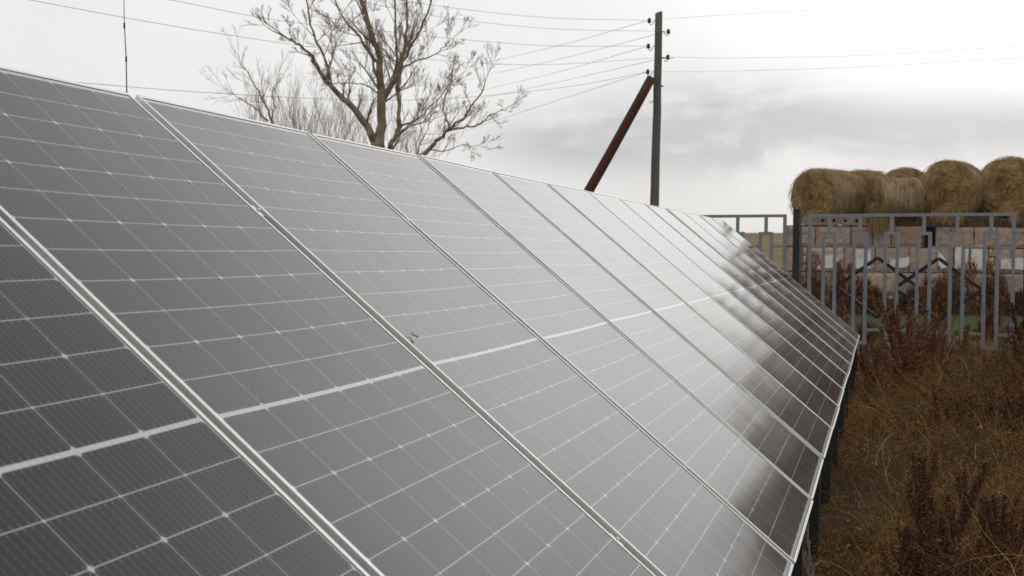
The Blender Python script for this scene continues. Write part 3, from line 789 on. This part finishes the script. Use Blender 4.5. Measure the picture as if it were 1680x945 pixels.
def limb(mb, pix, Y, r0, r1, g, dy=0, kids=8, lev=1, maxlev=4, ln=1.5, dense=1.0, mi=0, tipr=.004):
    """main limb following a drawn course; dy makes it lean towards or away from the camera"""
    m = len(pix); ctrl = [at(px, py, Y+dy*i/(m-1)) for i, (px, py) in enumerate(pix)]
    P = []
    for i in range(m-1):
        a, b = ctrl[i], ctrl[i+1]; a0 = ctrl[i-1] if i else a-(b-a); b1 = ctrl[i+2] if i+2 < m else b+(b-a)
        for k in range(4):
            t = k/4; P.append(.5*((2*a)+(b-a0)*t+(2*a0-5*a+4*b-b1)*t*t+(3*a-a0-3*b+b1)*t**3))
    P.append(ctrl[-1]); n = len(P)
    P = [p+Vector((g.gauss(0, .015), g.gauss(0, .05), g.gauss(0, .01))) if 0 < i < n-1 else p for i, p in enumerate(P)]
    rad = [r0+(r1-r0)*(i/(n-1))**.8 for i in range(n)]
    mb.mi = mi; mb.tube(P, rad, 8, cap=False)
    for i in range(kids):
        j = min(n-2, int(n*(.18+.82*(i+g.random())/kids))); ax = (P[j+1]-P[j]).normalized()
        perp = ax.cross(Vector((g.gauss(0, .6), g.gauss(0, 1), g.gauss(0, .6)))).normalized()
        an = g.uniform(.45, 1.0)
        grow(mb, P[j], (ax*math.cos(an)+perp*math.sin(an)+Vector((0, 0, .15))).normalized(), ln*g.uniform(.5, 1.1)*(1.1-.5*j/n), max(.008, rad[j]*.5), lev, g, maxlev, dense=dense, tipr=tipr)
    for _ in range(2):
        grow(mb, P[-1], ((P[-1]-P[-2]).normalized()+Vector((g.gauss(0, .25), g.gauss(0, .25), .1))).normalized(), ln*.9, r1, lev, g, maxlev, dense=dense, tipr=tipr)
    return P
def tree_main():
    g = random.Random(5); Y = 30
    base = at(622, 420, Y); base.z = 0
    e = empty('bare_tree', base, 'tall bare tree with three spreading limbs behind the solar panels', 'tree')
    tr = MB(); tr.tube([base+Vector((0, 0, -.2)), base+Vector((0, 0, .8)), at(624, 330, Y), at(623, 250, Y)], [.26, .2, .14, .115], 12); cr = MB()
    for v in tr.v: v -= base
    tr.build('trunk', BARK, e, True)
    kw = dict(maxlev=4, tipr=.0027, dense=1.3)
    P = limb(cr, [(623, 252), (626, 190), (624, 130), (619, 85), (604, 40), (585, -30), (575, -110)], Y, 0.1248, 0.0216, g, dy=-.6, kids=13, ln=1.1, **kw)
    limb(cr, [(620, 250), (606, 212), (580, 178), (545, 145), (520, 108), (500, 80), (470, 62)], Y, 0.1014, 0.0180, g, dy=-1.0, kids=13, ln=.62, **kw)
    limb(cr, [(536, 136), (538, 110), (520, 70), (508, 30), (500, -20)], Y-.9, 0.0390, 0.0130, g, dy=-.3, kids=9, ln=.72, **kw)
    limb(cr, [(626, 200), (632, 160), (655, 120), (664, 70), (668, 20), (662, -60)], Y, 0.0702, 0.0158, g, dy=.9, kids=12, ln=1.0, **kw)
    limb(cr, [(624, 292), (633, 262), (642, 238), (654, 215), (655, 180), (652, 140), (660, 100), (690, 50), (710, -10), (722, -80)], Y-.2, 0.0780, 0.0144, g, dy=.5, kids=14, ln=.85, **kw)
    limb(cr, [(624, 170), (640, 140), (652, 95), (648, 40), (646, -40)], Y, 0.0546, 0.0144, g, dy=-.9, kids=11, ln=1.0, **kw)
    limb(cr, [(652, 205), (675, 200), (695, 186), (722, 160)], Y, 0.0273, 0.0086, g, dy=-.7, kids=6, ln=.7, **kw)
    limb(cr, [(614, 100), (590, 60), (560, 25), (540, -30)], Y-.2, 0.0390, 0.0130, g, dy=1.0, kids=10, ln=.85, **kw)
    limb(cr, [(660, 110), (685, 100), (715, 88), (735, 70)], Y, 0.0234, 0.0086, g, dy=.7, kids=7, ln=.5, **kw)
    limb(cr, [(624, 155), (600, 140), (570, 136), (548, 137)], Y, 0.0195, 0.0072, g, dy=.8, kids=5, ln=.7, **kw)
    for v in cr.v: v -= base
    cr.build('crown', [BARK, TWIG], e, False)
tree_main()
def tree_right():
    g = random.Random(15); Y = 27
    base = at(655, 420, Y); base.z = 0
    e = empty('leaning_tree', base, 'bare tree leaning right, low branches reaching towards the utility pole', 'tree')
    tr = MB(); tr.tube([base+Vector((0, 0, -.2)), base+Vector((.1, 0, .9)), at(668, 290, Y), at(694, 254, Y)], [.14, .11, .075, .062], 10); cr = MB()
    for v in tr.v: v -= base
    tr.build('trunk', BARK, e, True)
    kw = dict(maxlev=4, tipr=.0025, dense=1.1)
    limb(cr, [(694, 254), (718, 232), (733, 215), (750, 203), (770, 180), (790, 150), (798, 128)], Y, 0.0507, 0.0072, g, dy=-.6, kids=10, ln=.46, **kw)
    limb(cr, [(733, 215), (760, 208), (785, 206), (805, 190), (830, 178)], Y, 0.0273, 0.0058, g, dy=.6, kids=8, ln=.38, **kw)
    limb(cr, [(738, 210), (728, 180), (732, 155), (755, 125)], Y, 0.0234, 0.0058, g, dy=.5, kids=8, ln=.38, **kw)
    limb(cr, [(684, 258), (690, 235), (700, 215), (706, 196)], Y, 0.0172, 0.0058, g, dy=.3, kids=6, ln=.6, **kw)
    limb(cr, [(706, 246), (735, 247), (760, 238), (775, 240)], Y, 0.0140, 0.0043, g, dy=-.3, kids=5, ln=.4, **kw)
    for v in cr.v: v -= base
    cr.build('crown', [BARK, TWIG], e)
tree_right()
def tree_left():
    g = random.Random(25); Y = 36
    base = at(452, 420, Y); base.z = 0
    e = empty('slender_tree', base, 'slender bare sapling standing left of the tall bare tree', 'tree')
    tr = MB(); tr.tube([base+Vector((0, 0, -.2)), at(452, 320, Y), at(447, 200, Y)], [.13, .10, .055], 8); cr = MB()
    for v in tr.v: v -= base
    tr.build('trunk', BARK, e, True)
    kw = dict(maxlev=3, tipr=.0026, dense=.8)
    limb(cr, [(447, 200), (436, 175), (424, 150), (408, 122), (393, 98)], Y, .034, .007, g, kids=12, ln=.66, **kw)
    limb(cr, [(440, 198), (420, 178), (395, 162), (372, 150)], Y, .026, .006, g, dy=-.5, kids=9, ln=.6, **kw)
    limb(cr, [(446, 196), (450, 170), (448, 150), (456, 135)], Y, .022, .006, g, dy=.7, kids=8, ln=.6, **kw)
    for v in cr.v: v -= base
    cr.build('crown', [TWIG, TWIG], e)
tree_left()
def shrubs():
    g = random.Random(33)
    tops = [(488, 172, 40), (520, 190, 42), (550, 180, 40), (585, 186, 43), (668, 205, 41), (470, 186, 44)]
    lbs = ['reddish leafless bush left of the tall bare tree', 'low bare bush just left of the second panel joint', 'dense leafless bush below the tall tree\'s left limb', 'bare bush close beside the tall tree trunk',
           'bare bush between the tall tree and the leaning tree', 'pale leafless bush beside the slender sapling']
    for (px, py, Y), lb in zip(tops, lbs):
        base = at(px, 420, Y); base.z = 0; top = at(px, py, Y).z
        e = empty('bare_bush', base, lb, 'bush', 'leafless bushes behind the panels'); mb = MB()
        for i in range(5):
            d = Vector((g.gauss(0, .22), g.gauss(0, .22), 1)).normalized()
            grow(mb, Vector((g.gauss(0, .1), g.gauss(0, .1), -.05)), d, top*.62, .028, 1, g, 4, .55, .2, .0034, 0, dense=.45)
        mb.build('branches', [TWIGFAR], e)
shrubs()

# ------------------------------------------------------------------ utility pole, its brace and the wires
def tube_pix(pts, Y): return [at(x, y, Y) for x, y in pts]
PY = 34.0
def hook_insulator(e, off, px_p, py, sgn, up=True):
    """S-shaped iron hook with a dark insulator; px_p is the pole's edge"""
    q = lambda dx, dy: at(px_p+sgn*dx, py+dy, PY-.02)-off
    h = MB(); h.tube([q(-1, 0), q(3, 0), q(4.5, 3), q(6, 6.5), q(9, 7), q(10.5, 5), q(10.7, 1)], .009, 5); ho = h.build('hook', IRON, e)
    i = MB(); c = q(10.7, 0); s = .0165
    i.tube([c+Vector((0, 0, -.055)), c+Vector((0, 0, -.045)), c+Vector((0, 0, -.02)), c+Vector((0, 0, .0)), c+Vector((0, 0, .02)), c+Vector((0, 0, .05)), c+Vector((0, 0, .07))], [.028, .05, .05, .036, .045, .04, .018], 10); i.build('insulator', CERAMIC, e, True)
    return c+off+Vector((0, 0, .01))
def pole():
    base = at(1070, 512, PY); base.z = 0; top = at(1081.5, 20, PY)
    e = empty('utility_pole', base, 'grey weathered wooden utility pole with five dark insulators', 'utility pole')
    mb = MB(); g = random.Random(2); pts = []; rad = []
    bot = base + Vector((0, 0, -.3)); mid = at(1073, 335, PY)
    for i in range(13):
        t = i/12; p = base.lerp(top, t) + Vector((g.gauss(0, .006), g.gauss(0, .006), 0)); pts.append(p); rad.append(.128-.036*t)
    pts[0] = bot; mb.v = []; mb.tube(pts, rad, 14)
    mb.v[-14:] = [v + Vector((0, 0, (v.x-top.x)*.35)) for v in mb.v[-14:]]
    mb.v = [v-base for v in mb.v]; mb.build('shaft', WOODGREY, e, True)
    A = {}
    A['L1'] = hook_insulator(e, base, 1076, 34, -1); A['R1'] = hook_insulator(e, base, 1086, 52, 1)
    A['L2'] = hook_insulator(e, base, 1074.5, 76, -1); A['R2'] = hook_insulator(e, base, 1085, 94, 1)
    A['L3'] = hook_insulator(e, base, 1073.5, 118, -1)
    q = lambda x, y: at(x, y, PY-.02)-base
    h = MB(); h.tube([q(1073, 166), q(1070, 167), q(1067, 170), q(1065.5, 168), q(1066, 165)], .009, 5); h.build('hook', IRON, e)
    b = MB(); b.tube([q(1084, 141), q(1088, 141.5)], .02, 6); b.build('bolt', IRON, e)
    b = MB(); b.tube([q(1084, 95), q(1105, 95.5)], .009, 5); b.build('spike', IRON, e)
    return A
ANCH = pole()
def brace():
    a = at(1069, 128, PY-.30); f = at(967, 312, PY-.30)
    d = (f-a).normalized(); t = -a.z/d.z; foot = a+d*t
    base = foot.copy()
    mb = MB(); n = 10; g = random.Random(8); pts = [a.lerp(foot+d*.3, i/n)+Vector((g.gauss(0, .006), 0, g.gauss(0, .006))) for i in range(n+1)]
    mb.tube(pts, [.115+.022*i/n for i in range(n+1)], 14)
    o = mb.build('pole_brace', WOODRED, None, True, loc=base); tag(o, 'dark reddish wooden log leaning against the utility pole', 'brace')
    return o
brace()
def wire(pts, label, r=.0042):
    """wire through points with a smooth sag"""
    P = []; m = len(pts)
    for i in range(m-1):
        a, b = pts[i], pts[i+1]; a0 = pts[i-1] if i else a-(b-a); b1 = pts[i+2] if i+2 < m else b+(b-a)
        for k in range(8):
            t = k/8; P.append(.5*((2*a)+(b-a0)*t+(2*a0-5*a+4*b-b1)*t*t+(3*a-a0-3*b+b1)*t**3))
    P.append(pts[-1])
    mb = MB(); mb.tube(P, r, 5); o = mb.build('power_line', WIRE); tag(o, label, 'wire', 'overhead power lines')
def span(pix, Y0, Y1, label, end=None, r=.0040):
    n = len(pix); pts = [at(x, y, Y0+(Y1-Y0)*i/(n-1)) for i, (x, y) in enumerate(pix)]
    d = pts[0]-pts[1]; d.normalize(); pts = [pts[0]+d*22+Vector((0, 0, 1.2)), pts[0]+d*9+Vector((0, 0, .2))] + pts
    if end is not None: pts[-1] = end
    wire(pts, label, r)
nr = 20.0
span([(430, -50), (560, -18), (720, 10), (900, 29), (1063, 33)], nr+4, PY, 'topmost wire from the upper left to the pole, ending at its highest insulator', ANCH['L1'])
span([(100, -30), (280, 0), (460, 34), (640, 14+38), (727, 62), (900, 75), (1062, 76)], nr, PY, 'wire crossing the tall tree\'s crown to the middle left insulator', ANCH['L2'])
span([(520, -14), (640, 12), (727, 28), (900, 47), (1098, 54)], nr+5, PY, 'second highest wire on the left, ending at the upper right insulator', ANCH['R1'])
span([(-40, -18), (50, 0), (200, 28), (340, 52), (520, 78), (733, 100), (900, 106), (1098, 96)], nr-2, PY, 'long wire passing the thin mast and tall tree, ending at the lower right insulator', ANCH['R2'])
span([(-60, 118), (160, 138), (340, 152), (553, 163), (710, 163), (840, 153), (960, 138), (1062, 118)], nr-2, PY, 'lowest long wire just above the panels\' upper edge, ending at the lowest insulator', ANCH['L3'])
far = [((740, 116), (900, 79), 'L1', 'faint wire descending left behind the tree from the highest insulator'), ((740, 136), (900, 101), 'R1', 'faint wire descending left from the upper right insulator'),
       ((740, 160), (900, 122), 'L2', 'faint wire descending left from the middle left insulator'), ((740, 172), (900, 138), 'R2', 'faint wire descending left from the lower right insulator'), ((720, 230), (840, 189), 'L3', 'faint wire sloping down against the grey cloud to the lowest insulator')]
for (a, b, k, lb) in far:
    e = ANCH[k]; A3 = at(a[0], a[1], 74); B3 = at(b[0], b[1], 52); wire([A3, B3, e], lb, .0055)
for k, p, lb in (('L1', [(1180, 25), (1320, 17), (1460, 6), (1720, -18)], 'highest faint wire running off to the right above the hay bales'),
                 ('R2', [(1180, 95), (1320, 93.5), (1460, 89), (1720, 72)], 'middle faint wire running off to the right above the hay bales'),
                 ('L3', [(1150, 117.5), (1300, 114), (1460, 107.5), (1720, 92)], 'lowest faint wire running off to the right above the hay bales')):
    wire([ANCH[k]] + [at(x, y, PY-1.5*i-1.5) for i, (x, y) in enumerate(p)], lb, .0026)
def mast():
    Y = 15; b = at(209, 420, Y); b.z = 0; pts = [b] + [at(x, y, Y) for x, y in ((208, 150), (207, 95), (204, 40), (202, -60))]
    e = empty('thin_mast', b, 'thin dark rod standing behind the panels at the first joint', 'mast')
    mb = MB(); mb.tube([p-b for p in pts], [.009, .008, .007, .0055, .003], 8); mb.build('rod', WIRE, e)
    for x, y in ((207, 97), (204, 42)):
        c = MB(); p = at(x, y, Y)-b; c.tube([p+Vector((0, 0, -.03)), p+Vector((0, 0, .03))], .011, 8); c.build('joint', IRON, e)
mast()

# ------------------------------------------------------------------ dry vegetation
def lowedge(x, y):
    """signed distance to the right of the panels' low edge on the ground"""
    b = plane(0, PL, 0); return (x-b.x)*U.y-(y-b.y)*U.x
def fence_side(x, y): return (FC-.638*x)-y            # > 0 on the camera side
PAL = np.array([(.31, .140, .038), (.30, .165, .058), (.135, .066, .026), (.34, .215, .09), (.105, .092, .040), (.18, .066, .026), (.38, .28, .155), (.066, .085, .062)])
PWT = np.array([.22, .17, .17, .07, .13, .13, .02, .09])
def meadow():
    g = np.random.default_rng(42)
    # clumps: every clump has its own plant colour, height, lean and curl
    K = 3400; cy = 3.6+14.6*g.uniform(0, 1, K)**1.3; cx = np.where(np.arange(K) < 2300, g.uniform(.13, .53, K), g.uniform(.53, 1.5, K))*cy
    ok = (lowedge(cx, cy) > -.12) & (fence_side(cx, cy) > -.8); cx, cy = cx[ok], cy[ok]; K = len(cx)
    drift = np.sin(cx*1.5+1.1)*np.sin(cy*.9+.4)
    w8 = PWT[None]*np.exp(np.c_[drift*.9, drift*.5, -drift*.4, drift*.6, -drift*1.3, 0*drift, drift*.5, -drift*1.4]); w8 /= w8.sum(1, keepdims=True)
    kind = (g.uniform(0, 1, K)[:, None] > np.cumsum(w8, 1)).sum(1).clip(0, 7)
    edge = np.clip((lowedge(cx, cy)+.15)/.9, .32, 1)         # short beside the panels
    ch = g.uniform(.13, .46, K)*edge*np.where(cy > 10.5, 1.35, 1.0); lean = g.normal(size=(K, 2))*.85; curl = g.normal(size=(K, 3))*.8; spread = g.uniform(.05, .17, K); tone = g.uniform(.6, 1.3, K)
    rate = np.clip(cy/9, .55, 1.3)**-1*np.where(cx/cy > .56, .55, 1.0); n = 195000; ii = g.choice(K, n, p=rate/rate.sum())
    X = cx[ii]+g.normal(size=n)*spread[ii]; Y = cy[ii]+g.normal(size=n)*spread[ii]
    h = ch[ii]*g.uniform(.4, 1.25, n); up = g.uniform(.15, 1.3, n)
    drc = np.c_[lean[ii, 0]+g.normal(size=n)*.45, lean[ii, 1]+g.normal(size=n)*.45, up]
    Z = g.uniform(0, 1, n)**1.5*h*.75-.02
    k2 = np.where(g.uniform(0, 1, n) < .72, kind[ii], g.choice(8, n, p=PWT))
    cols = PAL[k2]*(tone[ii]*g.uniform(.65, 1.3, n))[:, None]
    bend = curl[ii]+np.c_[g.normal(size=(n, 2))*.7, -np.abs(g.normal(size=n))*.9]
    wid = g.uniform(.0020, .0044, n)*np.clip(Y/8, .85, 1.7)
    V, F, cc = strands(n, np.c_[X, Y, Z], drc, h*g.uniform(.6, 1.3, n), wid, bend, 43, cols, segs=4, jitter=.9)
    o = quads_mesh('dry_grass', V, F, GRASS, cc); tag(o, 'brown tangled dry grass filling the ground right of the panels', 'grass', kind='stuff')
    # thicker arching stems that stand out of the tangle
    n = 2600; Y = 4+13*g.uniform(0, 1, n)**1.2; X = g.uniform(.14, .54, n)*Y; ok = (lowedge(X, Y) > .15) & (fence_side(X, Y) > 0); X, Y = X[ok], Y[ok]; n = len(X)
    P2 = np.array([(.25, .16, .07), (.20, .115, .045), (.29, .22, .125), (.075, .035, .02)])
    cols = P2[g.integers(0, 4, n)]*g.uniform(.7, 1.2, n)[:, None]
    V, F, cc = strands(n, np.c_[X, Y, g.uniform(0, .2, n)], np.c_[g.normal(size=(n, 2))*.6, np.ones(n)], g.uniform(.2, .55, n), g.uniform(.004, .008, n)*np.clip(Y/8, .9, 1.5), np.c_[g.normal(size=(n, 2))*1.3, -np.abs(g.normal(size=n))*1.2], 45, cols, segs=7, jitter=.5)
    o = quads_mesh('arching_stems', V, F, GRASS, cc); tag(o, 'straw coloured arching stems rising out of the tangled grass', 'grass', kind='stuff')
    # small leaves and seed bits among the stems
    N = 90000; ii = g.choice(K, N, p=rate/rate.sum()); X = cx[ii]+g.normal(size=N)*spread[ii]*1.2; Y = cy[ii]+g.normal(size=N)*spread[ii]*1.2; n = N
    Z = g.uniform(.0, 1.0, n)*ch[ii]; cols = PAL[np.where(g.uniform(0, 1, n) < .6, kind[ii], g.choice(8, n, p=PWT))]*(tone[ii]*g.uniform(.6, 1.4, n))[:, None]
    V, F, cc = strands(n, np.c_[X, Y, Z], g.normal(size=(n, 3)), g.uniform(.008, .035, n), g.uniform(.005, .011, n), np.zeros((n, 3)), 44, cols, segs=2)
    o = quads_mesh('leaf_litter', V, F, GRASS, cc); tag(o, 'small withered leaves and seeds caught in the dry grass', 'leaves', kind='stuff')
meadow()
def far_grass():
    g = np.random.default_rng(52); N = 60000
    Y = g.uniform(16, 34, N); X = np.where(np.arange(N) < 50000, g.uniform(.16, .55, N), g.uniform(.55, 1.0, N))*Y; ok = (fence_side(X, Y) < .3) & ~((Y > 24.8) & (Y < 31.2) & (g.uniform(0, 1, N) < .93) & (X > 7.2)); X, Y = X[ok], Y[ok]; n = len(X)
    P2 = np.array([(.21, .15, .078), (.16, .105, .05), (.26, .20, .115), (.10, .085, .035), (.11, .06, .03)])
    cols = P2[g.integers(0, 5, n)]*g.uniform(.6, 1.2, n)[:, None]
    drc = np.c_[g.normal(size=n)*.6, g.normal(size=n)*.6, np.ones(n)*.8]
    V, F, cc = strands(n, np.c_[X, Y, np.zeros(n)], drc, g.uniform(.08, .34, n), g.uniform(.008, .016, n), np.c_[g.normal(size=n)*.6, g.normal(size=n)*.6, -np.ones(n)*.5], 53, cols, segs=3)
    o = quads_mesh('straw_grass', V, F, GRASS, cc); tag(o, 'pale yellowed grass growing between the fence and the stone wall', 'grass', kind='stuff')
    n = 2600; X = g.uniform(.22, .5, n); Y = g.uniform(21.2, 23.8, n); X = X*Y
    STONE = mat('pale_rubble', (.3, .26, .22), .9)
    mb = MB(); r = random.Random(4)
    for i in range(420):
        y = r.uniform(20.5, 23.9); x = r.uniform(.22, .5)*y; s = r.uniform(.02, .075)
        mb.tube([Vector((x, y, .0)), Vector((x, y, s*.6)), Vector((x+r.uniform(-.3, .3)*s, y, s*1.3))], [s, s*1.05, s*.5], 6)
    o = mb.build('rubble', STONE); tag(o, 'scatter of small pale stones on the ground beyond the fence', 'stones', kind='stuff')
far_grass()

DOCKC = np.array([(.085, .040, .021), (.058, .027, .016), (.115, .056, .029), (.042, .021, .013), (.17, .095, .05)])
def make_dock(seed, h, spread=.16, n_seed=3600, stems=1, tone=1.0, sz=.0052):
    g = np.random.default_rng(seed); r = random.Random(seed)
    e = empty('dock_plant', (0, 0, 0), 'x', 'plant', 'dried dock plants')
    st = MB(); axes = []
    for s in range(stems):
        b = Vector((r.gauss(0, .03), r.gauss(0, .03), -.03)); top = Vector((r.gauss(0, .10)*stems**.5*h, r.gauss(0, .10)*stems**.5*h, h*r.uniform(.8, 1)))
        mid = b.lerp(top, .5)+Vector((r.gauss(0, .03), r.gauss(0, .03), 0)); pts = [b, mid, top]; st.tube(pts, [.006, .005, .002], 5)
        axes.append((b, mid, top, .42, 1.0, 1.6))
        for k in range(int(15/stems**.5)):
            t = r.uniform(.22, .82); p = b.lerp(mid, t*2) if t < .5 else mid.lerp(top, t*2-1)
            a = r.uniform(0, 6.28); ln = h*r.uniform(.20, .42)*(1.15-t*.7); out = Vector((math.cos(a), math.sin(a), 0))
            q = p+out*ln*spread*2.4+Vector((0, 0, ln*.55)); q2 = q+out*ln*spread*.5+Vector((0, 0, ln*.5))
            st.tube([p, q, q2], [.003, .0025, .0014], 4); axes.append((p, q, q2, .05, 1.0, 1.0))
    st.build('stem', STEM, e)
    W = np.array([(a[2]-a[0]).length*a[5] for a in axes]); idx = g.choice(len(axes), n_seed, p=W/W.sum())
    A = np.array([[tuple(a[0]), tuple(a[1]), tuple(a[2])] for a in axes])[idx]; lo = np.array([a[3] for a in axes])[idx]
    t = lo+(1-lo)*g.uniform(0, 1, n_seed); t2 = np.clip(t*2, 0, 1)[:, None]; t3 = np.clip(t*2-1, 0, 1)[:, None]
    P = np.where(t[:, None] < .5, A[:, 0]*(1-t2)+A[:, 1]*t2, A[:, 1]*(1-t3)+A[:, 2]*t3)
    cl = (np.sin(t*46+idx*1.7)*.5+.5); P = P+g.normal(size=P.shape)*(.007+.012*(1-t)*cl)[:, None]
    n = n_seed; cols = DOCKC[g.integers(0, 5, n)]*g.uniform(.6, 1.4, n)[:, None]*tone
    V, F, cc = strands(n, P, g.normal(size=(n, 3)), g.uniform(1.3, 2.6, n)*sz, np.full(n, sz*1.25), np.zeros((n, 3)), seed, cols, segs=1)
    quads_mesh('seed_heads', V, F, GRASS, cc, parent=e)
    return e
STEM = mat('dry_stem', (.085, .045, .024), .9, .1)
LEAFG = mat('yellow_green_leaf', (.19, .22, .06), .7, .2)
def put_dock(e, px, py, Y, rot=0, sc=1.0, label=None, group=None):
    """foot on the ground where the column at px meets depth Y"""
    p = at(px, py, Y); e.location = (p.x, p.y, 0); e.rotation_euler = (0, 0, rot); e.scale = (sc, sc, sc)
    if label: e['label'] = label
    if group: e['group'] = group
def docks():
    d1 = make_dock(101, .76, .11, 30000, 2, 1.7, .0038); put_dock(d1, 1511, 900, 5.3, label='tall dark brown dock plant with dense seed heads, nearest the camera in mid weeds')
    lf = MB(); r = random.Random(6)
    for (x, y, z, a, l) in ((-.06, -.09, .40, 2.0, .075), (.04, -.11, .22, .2, .085), (.0, -.12, .20, -1.2, .07), (.08, -.09, .19, -.3, .11)):
        p = Vector((x, y, z)); dr = Vector((math.cos(a), math.sin(a)*.3, r.uniform(-.2, .7))).normalized(); sd = dr.cross(Vector((0, -1, 0))).normalized()*.009
        lf.face([p, p+dr*l*.4+sd, p+dr*l, p+dr*l*.5-sd])
    lf.build('leaf', LEAFG, d1)
    d2 = make_dock(102, .60, .15, 24000, 4, 1.6, .0038); put_dock(d2, 1676, 900, 5.1, label='dark bushy dock plant in the bottom right corner')
    d3 = make_dock(103, .49, .17, 18000, 4, 1.7, .0038); put_dock(d3, 1606, 900, 5.0, label='low dark dock plant at the bottom edge right of the tallest one')
    d8 = make_dock(108, .50, .16, 8000, 2, 1.4, .0036); put_dock(d8, 1466, 900, 5.2, label='short dark dock plant just left of the tall near dock')
    d4 = make_dock(104, 1.04, .26, 16000, 6, 2.3, .0085); put_dock(d4, 1488, 600, 14.9, label='broad reddish dock bush against the fence below the left diamond')
    d5 = make_dock(105, 1.18, .16, 9000, 4, 1.0, .009); put_dock(d5, 1662, 600, 14.6, label='tall dark dock bush in front of the fence at the right picture edge')
    d6 = make_dock(106, .74, .14, 6500, 2, 2.2, .0085); put_dock(d6, 1553, 600, 15.0, label='upright reddish dock below the right diamond of the fence')
    d7 = make_dock(107, .56, .2, 5200, 3, 2.2, .0085); put_dock(d7, 1425, 600, 14.0, label='thin reddish dock at the far corner of the solar row')
    r = random.Random(77); src = [d4, d6, d7, d6, d4]
    for i in range(20):                                    # further, less distinct plants between camera and fence
        Y = r.uniform(9.5, 15.2)
        px = r.uniform(1395, 1740)
        p = at(px, 600, Y)
        if lowedge(p.x, p.y) < .3: continue
        c = copy_tree(src[i % 5]); put_dock(c, px, 600, Y, r.uniform(0, 6.28), r.uniform(.5, .85), 'small reddish dried dock plant among the tangled brown grass', 'small docks in the grass')
    # the dense stand in front of the wall reads as one mass
    g = np.random.default_rng(9); Vs = []; Fs = []; Cs = []; off = 0
    n = 42000; k = 150; cx = g.uniform(.205, .52, k); cy = np.where(g.uniform(0, 1, k) < .86, g.uniform(31.4, 33.6, k), g.uniform(18.0, 24, k)); hh = g.uniform(.7, 1.45, k)*np.where(cy < 30, .45, 1.0)*(.75+.35*np.sin(cx*60)); 
    ii = g.integers(0, k, n); t = g.uniform(0, 1, n)**.8
    P = np.c_[cx[ii]*cy[ii]+g.normal(size=n)*.15*(1.15-t), cy[ii]+g.normal(size=n)*.15, t*hh[ii]]
    cols = DOCKC[g.integers(0, 5, n)]*g.uniform(.9, 2.0, n)[:, None]
    d = np.c_[g.normal(size=n)*.5, g.normal(size=n)*.5, np.ones(n)]
    V, F, cc = strands(n, P, d, g.uniform(.06, .2, n), g.uniform(.012, .026, n), np.zeros((n, 3)), 10, cols, segs=1)
    o = quads_mesh('undergrowth', V, F, GRASS, cc); tag(o, 'dense stand of reddish brown dried weeds along the wall foot', 'weeds', kind='stuff')
docks()
def grey_stalks():
    """dry grey stems leaning on the low edge of the panels at the bottom"""
    e = empty('dry_stalks', (*at(1335, 960, 5.2).xy, 0), 'pale grey dry stalks leaning against the panels\' low edge', 'plant'); off = Vector(e.location)
    m = mat('grey_stalk', (.24, .21, .17), .9); r = random.Random(12)
    for pts in ([(1336, 960), (1331, 920), (1325, 890), (1326, 862), (1322, 848)], [(1330, 958), (1322, 925), (1315, 905), (1311, 895)], [(1328, 960), (1327, 920), (1328, 885)], [(1340, 965), (1334, 935), (1324, 915), (1313, 896)],
                [(1331, 945), (1337, 928), (1346, 920), (1356, 924), (1359, 930)]):
        mb = MB(); mb.tube([at(x, y, 5.15+.02*i)-off for i, (x, y) in enumerate(pts)], [.0035, .003, .003, .0025, .002][:len(pts)], 5)
        for (a, b) in zip(pts[:-1], pts[1:]):
            for _ in range(9):
                t = r.random(); p = at(a[0]+(b[0]-a[0])*t, a[1]+(b[1]-a[1])*t, 5.16)-off; d = Vector((r.gauss(0, 1), r.gauss(0, 1), r.gauss(.5, 1))).normalized()*.008; s = Vector((r.gauss(0, 1), 0, r.gauss(0, 1))).normalized()*.003
                mb.face([p-s, p+d-s*.4, p+d+s*.4, p+s])
        mb.build('stalk', m, e)
grey_stalks()
